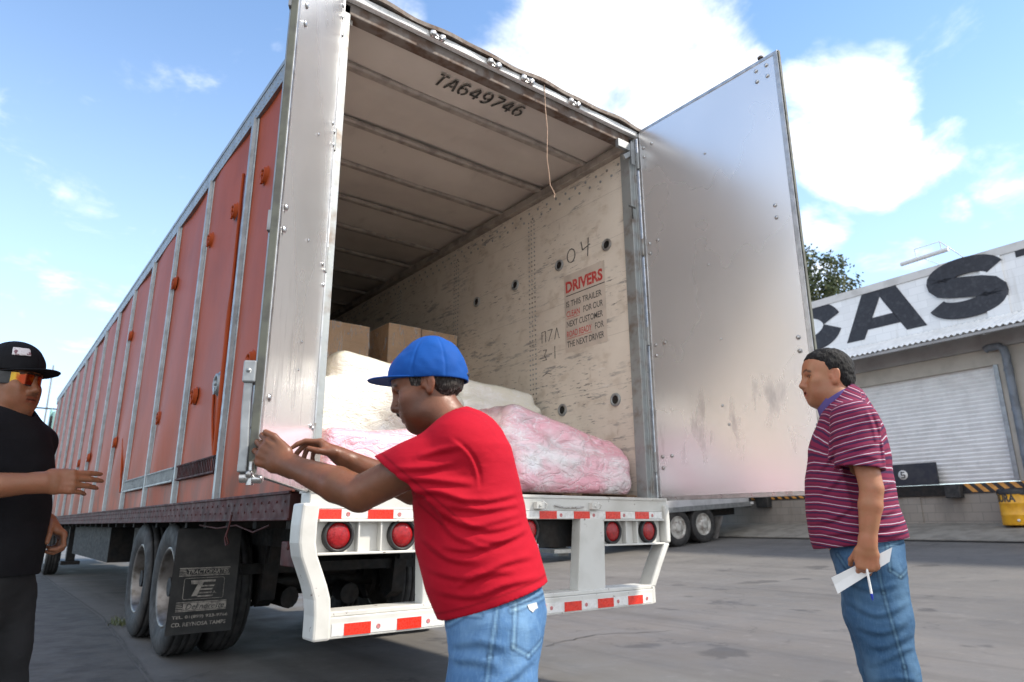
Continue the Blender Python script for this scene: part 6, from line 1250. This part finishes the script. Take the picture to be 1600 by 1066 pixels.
def hr3(P, d):
    q = H3.loc(P); x, y, z = q.T; reg = np.maximum(np.maximum(x - .022, -.055 - z), np.where(x > -.02, .0 - z, -1)); ear = np.sqrt((x + .006) ** 2 + ((z + .004) / 1.5) ** 2) - .025; return np.maximum(np.maximum(d + .003 * vnoise(P, 120, 2), reg), -ear)
S.deco(hr3); put('hair', p3, S, np.array(H3.o) - .16, np.array(H3.o) + .16, .0034, m_hair('black_hair', (.012, .011, .011), (.04, .04, .04)), None, 1)
BLK = m_cloth('black_cotton', (.010, .010, .012), (.014, .014, .016), .85, 800, None, .15)
Hc3 = Head(tuple(H3.o), R(172), R(-2)); PATCH = mat('white_embroidery', (.66, .62, .62), (.2, .1, .12), 60, .8, lo=.55, hi=.6)
c3 = cap(p3, Hc3, BLK, (.108, .088, .112), .036, .094, .0034, .034)
S = Sdf(); S.add(Hc3.e((-.010, 0, .045), (.108, .088, .112)), .01); S.add(Hc3.e((.03, 0, .075), (.108 * .62, .088 * .82, .112 * .62)), .05); S.deco(lambda P, d: np.maximum(np.abs(d - .0025) - .0024, (lambda q: np.maximum(np.abs(np.arctan2(q[:, 1], q[:, 0] + .01) + .55) * .1 - .026, np.abs(q[:, 2] - .105) - .016))(Hc3.loc(P)))); put('cap_patch', c3, S, np.array(H3.o) - .16, np.array(H3.o) + .18, .003, PATCH, None, 0)
def m_lens():
    t = NT('mirror_lens'); n = t.noise(16, 3, (1, 1, 1), dist=.5); t.set('Base Color', t.mix(t.ramp(n, .45, .6), (.24, .035, .012), (.42, .24, .03))); t.set('Metallic', .9); t.set('Roughness', .12); return t.m
S = Sdf(); S.add(H3.e((0, 0, .012), (.13, .12, .05)), 0)
def gl(P, d):
    q = H3.loc(P); x, y, z = q.T; e = (np.sqrt(((x + .004) / .104) ** 2 + (y / .083) ** 2) - 1) * .09; hz = np.where(x > .035, .0245, .0245 - np.minimum((.035 - x) * .28, .015)); zc = .0115 + np.where(x < .035, .03 * np.minimum(.035 - x, .06) / .06 * .3, 0)
    nose = np.sqrt((y / .013) ** 2 + ((z + .016) / .022) ** 2) * .013 - .013; return np.maximum(np.maximum(np.maximum(np.abs(e - .001) - .0028, np.abs(z - zc) - hz), np.maximum(-.02 - x, np.abs(y) - .0845)), np.where(x > .06, -nose, -1))
S.deco(gl)
def lensmi(c):
    q = H3.loc(c); x, y, z = q.T; return ((np.abs(y) > .009) & (np.abs(y) < .068) & (x > .040) & (z > -.010 + 0 * x) & (z < .0315)).astype(int)
sg = put('sunglasses', p3, S, np.array(H3.o) - .13, np.array(H3.o) + .14, .0024, [MT['black'], m_lens()], None, 1, lensmi)
S = Sdf(); torso(S, secs3 + [(-.118, .132, .80, .80, .166, .01)], .03, .010); S.add(ecap((.03, -.115, 1.338), (.03, .135, 1.338), (.068, .056), (.068, .056), (1, 0, 0), (0, 0, 1)), .05); S.add(cone((.042, .012, 1.40), (.04, .012, 1.34), .068, .085), .04)
sr = unit(np.array(RE) - RS); s_l = unit(np.array(LE) - LS); er_ = np.array(RS) + sr * .2; el_ = np.array(LS) + s_l * .2
sleeve(S, RS, sr, .2, sr, er_, .070, .076); sleeve(S, LS, s_l, .2, s_l, el_, .068, .072)
F3 = [((-.10, .1, 1.0), (.0, .18, 1.05), .016, .008), ((-.13, .05, .93), (.0, .17, .97), .016, .009), ((-.12, .1, 1.12), (.0, .17, 1.2), .016, .008), ((-.13, 0, .88), (-.02, .17, .9), .014, .008), ((-.12, .02, 1.2), (-.05, .15, 1.27), .016, .007), ((-.135, -.08, .98), (-.12, .08, 1.0), .014, .006)]
S.deco(fold_fn(F3)); S.deco(lambda P, d: d + .006 * vnoise(P * V3(1, 1, 1.6), 13, 29))
def cuts3(P, d):
    d = np.maximum(d, .835 - P[:, 2])
    nk = np.sqrt(((P - V3(.02, .012, 1.43)) ** 2 / V3(.078 ** 2, .078 ** 2, .088 ** 2)).sum(1)) * .07 - .07
    return np.maximum(d, -nk)
S.deco(cuts3); put('t_shirt', p3, S, (-.28, -.36, .80), (.30, .42, 1.44), .005, BLK, None, 1)
GREYP = m_cloth('charcoal_trousers', (.022, .022, .023), (.032, .032, .033), .85, 700, None, .2)
S_j = [(-.118, .13, .88, .88, .158, .01), (-.118, .132, .82, .82, .162, .01), (-.11, .13, .75, .75, .162, .01)]
tr_ = jeans(p3, S_j, [[((.005, -.075, .75), .115), ((-.01, -.085, .58), .105), ((-.03, -.095, .45), .086), ((.0, -.095, .1), .074)], [((.005, .095, .75), .115), ((.01, .105, .58), .105), ((.01, .11, .45), .086), ((.04, .11, .1), .074)]], GREYP, (-.25, -.3, 0), (.25, .32, .92), folds=[((-.1, .1, .7), (.0, .2, .66), .015, .008), ((-.12, 0, .62), (-.08, .15, .58), .015, .008)])
tr_.name = 'trousers'; shoe(p3, -.01, -.095, math.pi, SHOE); shoe(p3, .04, .11, math.pi, SHOE)
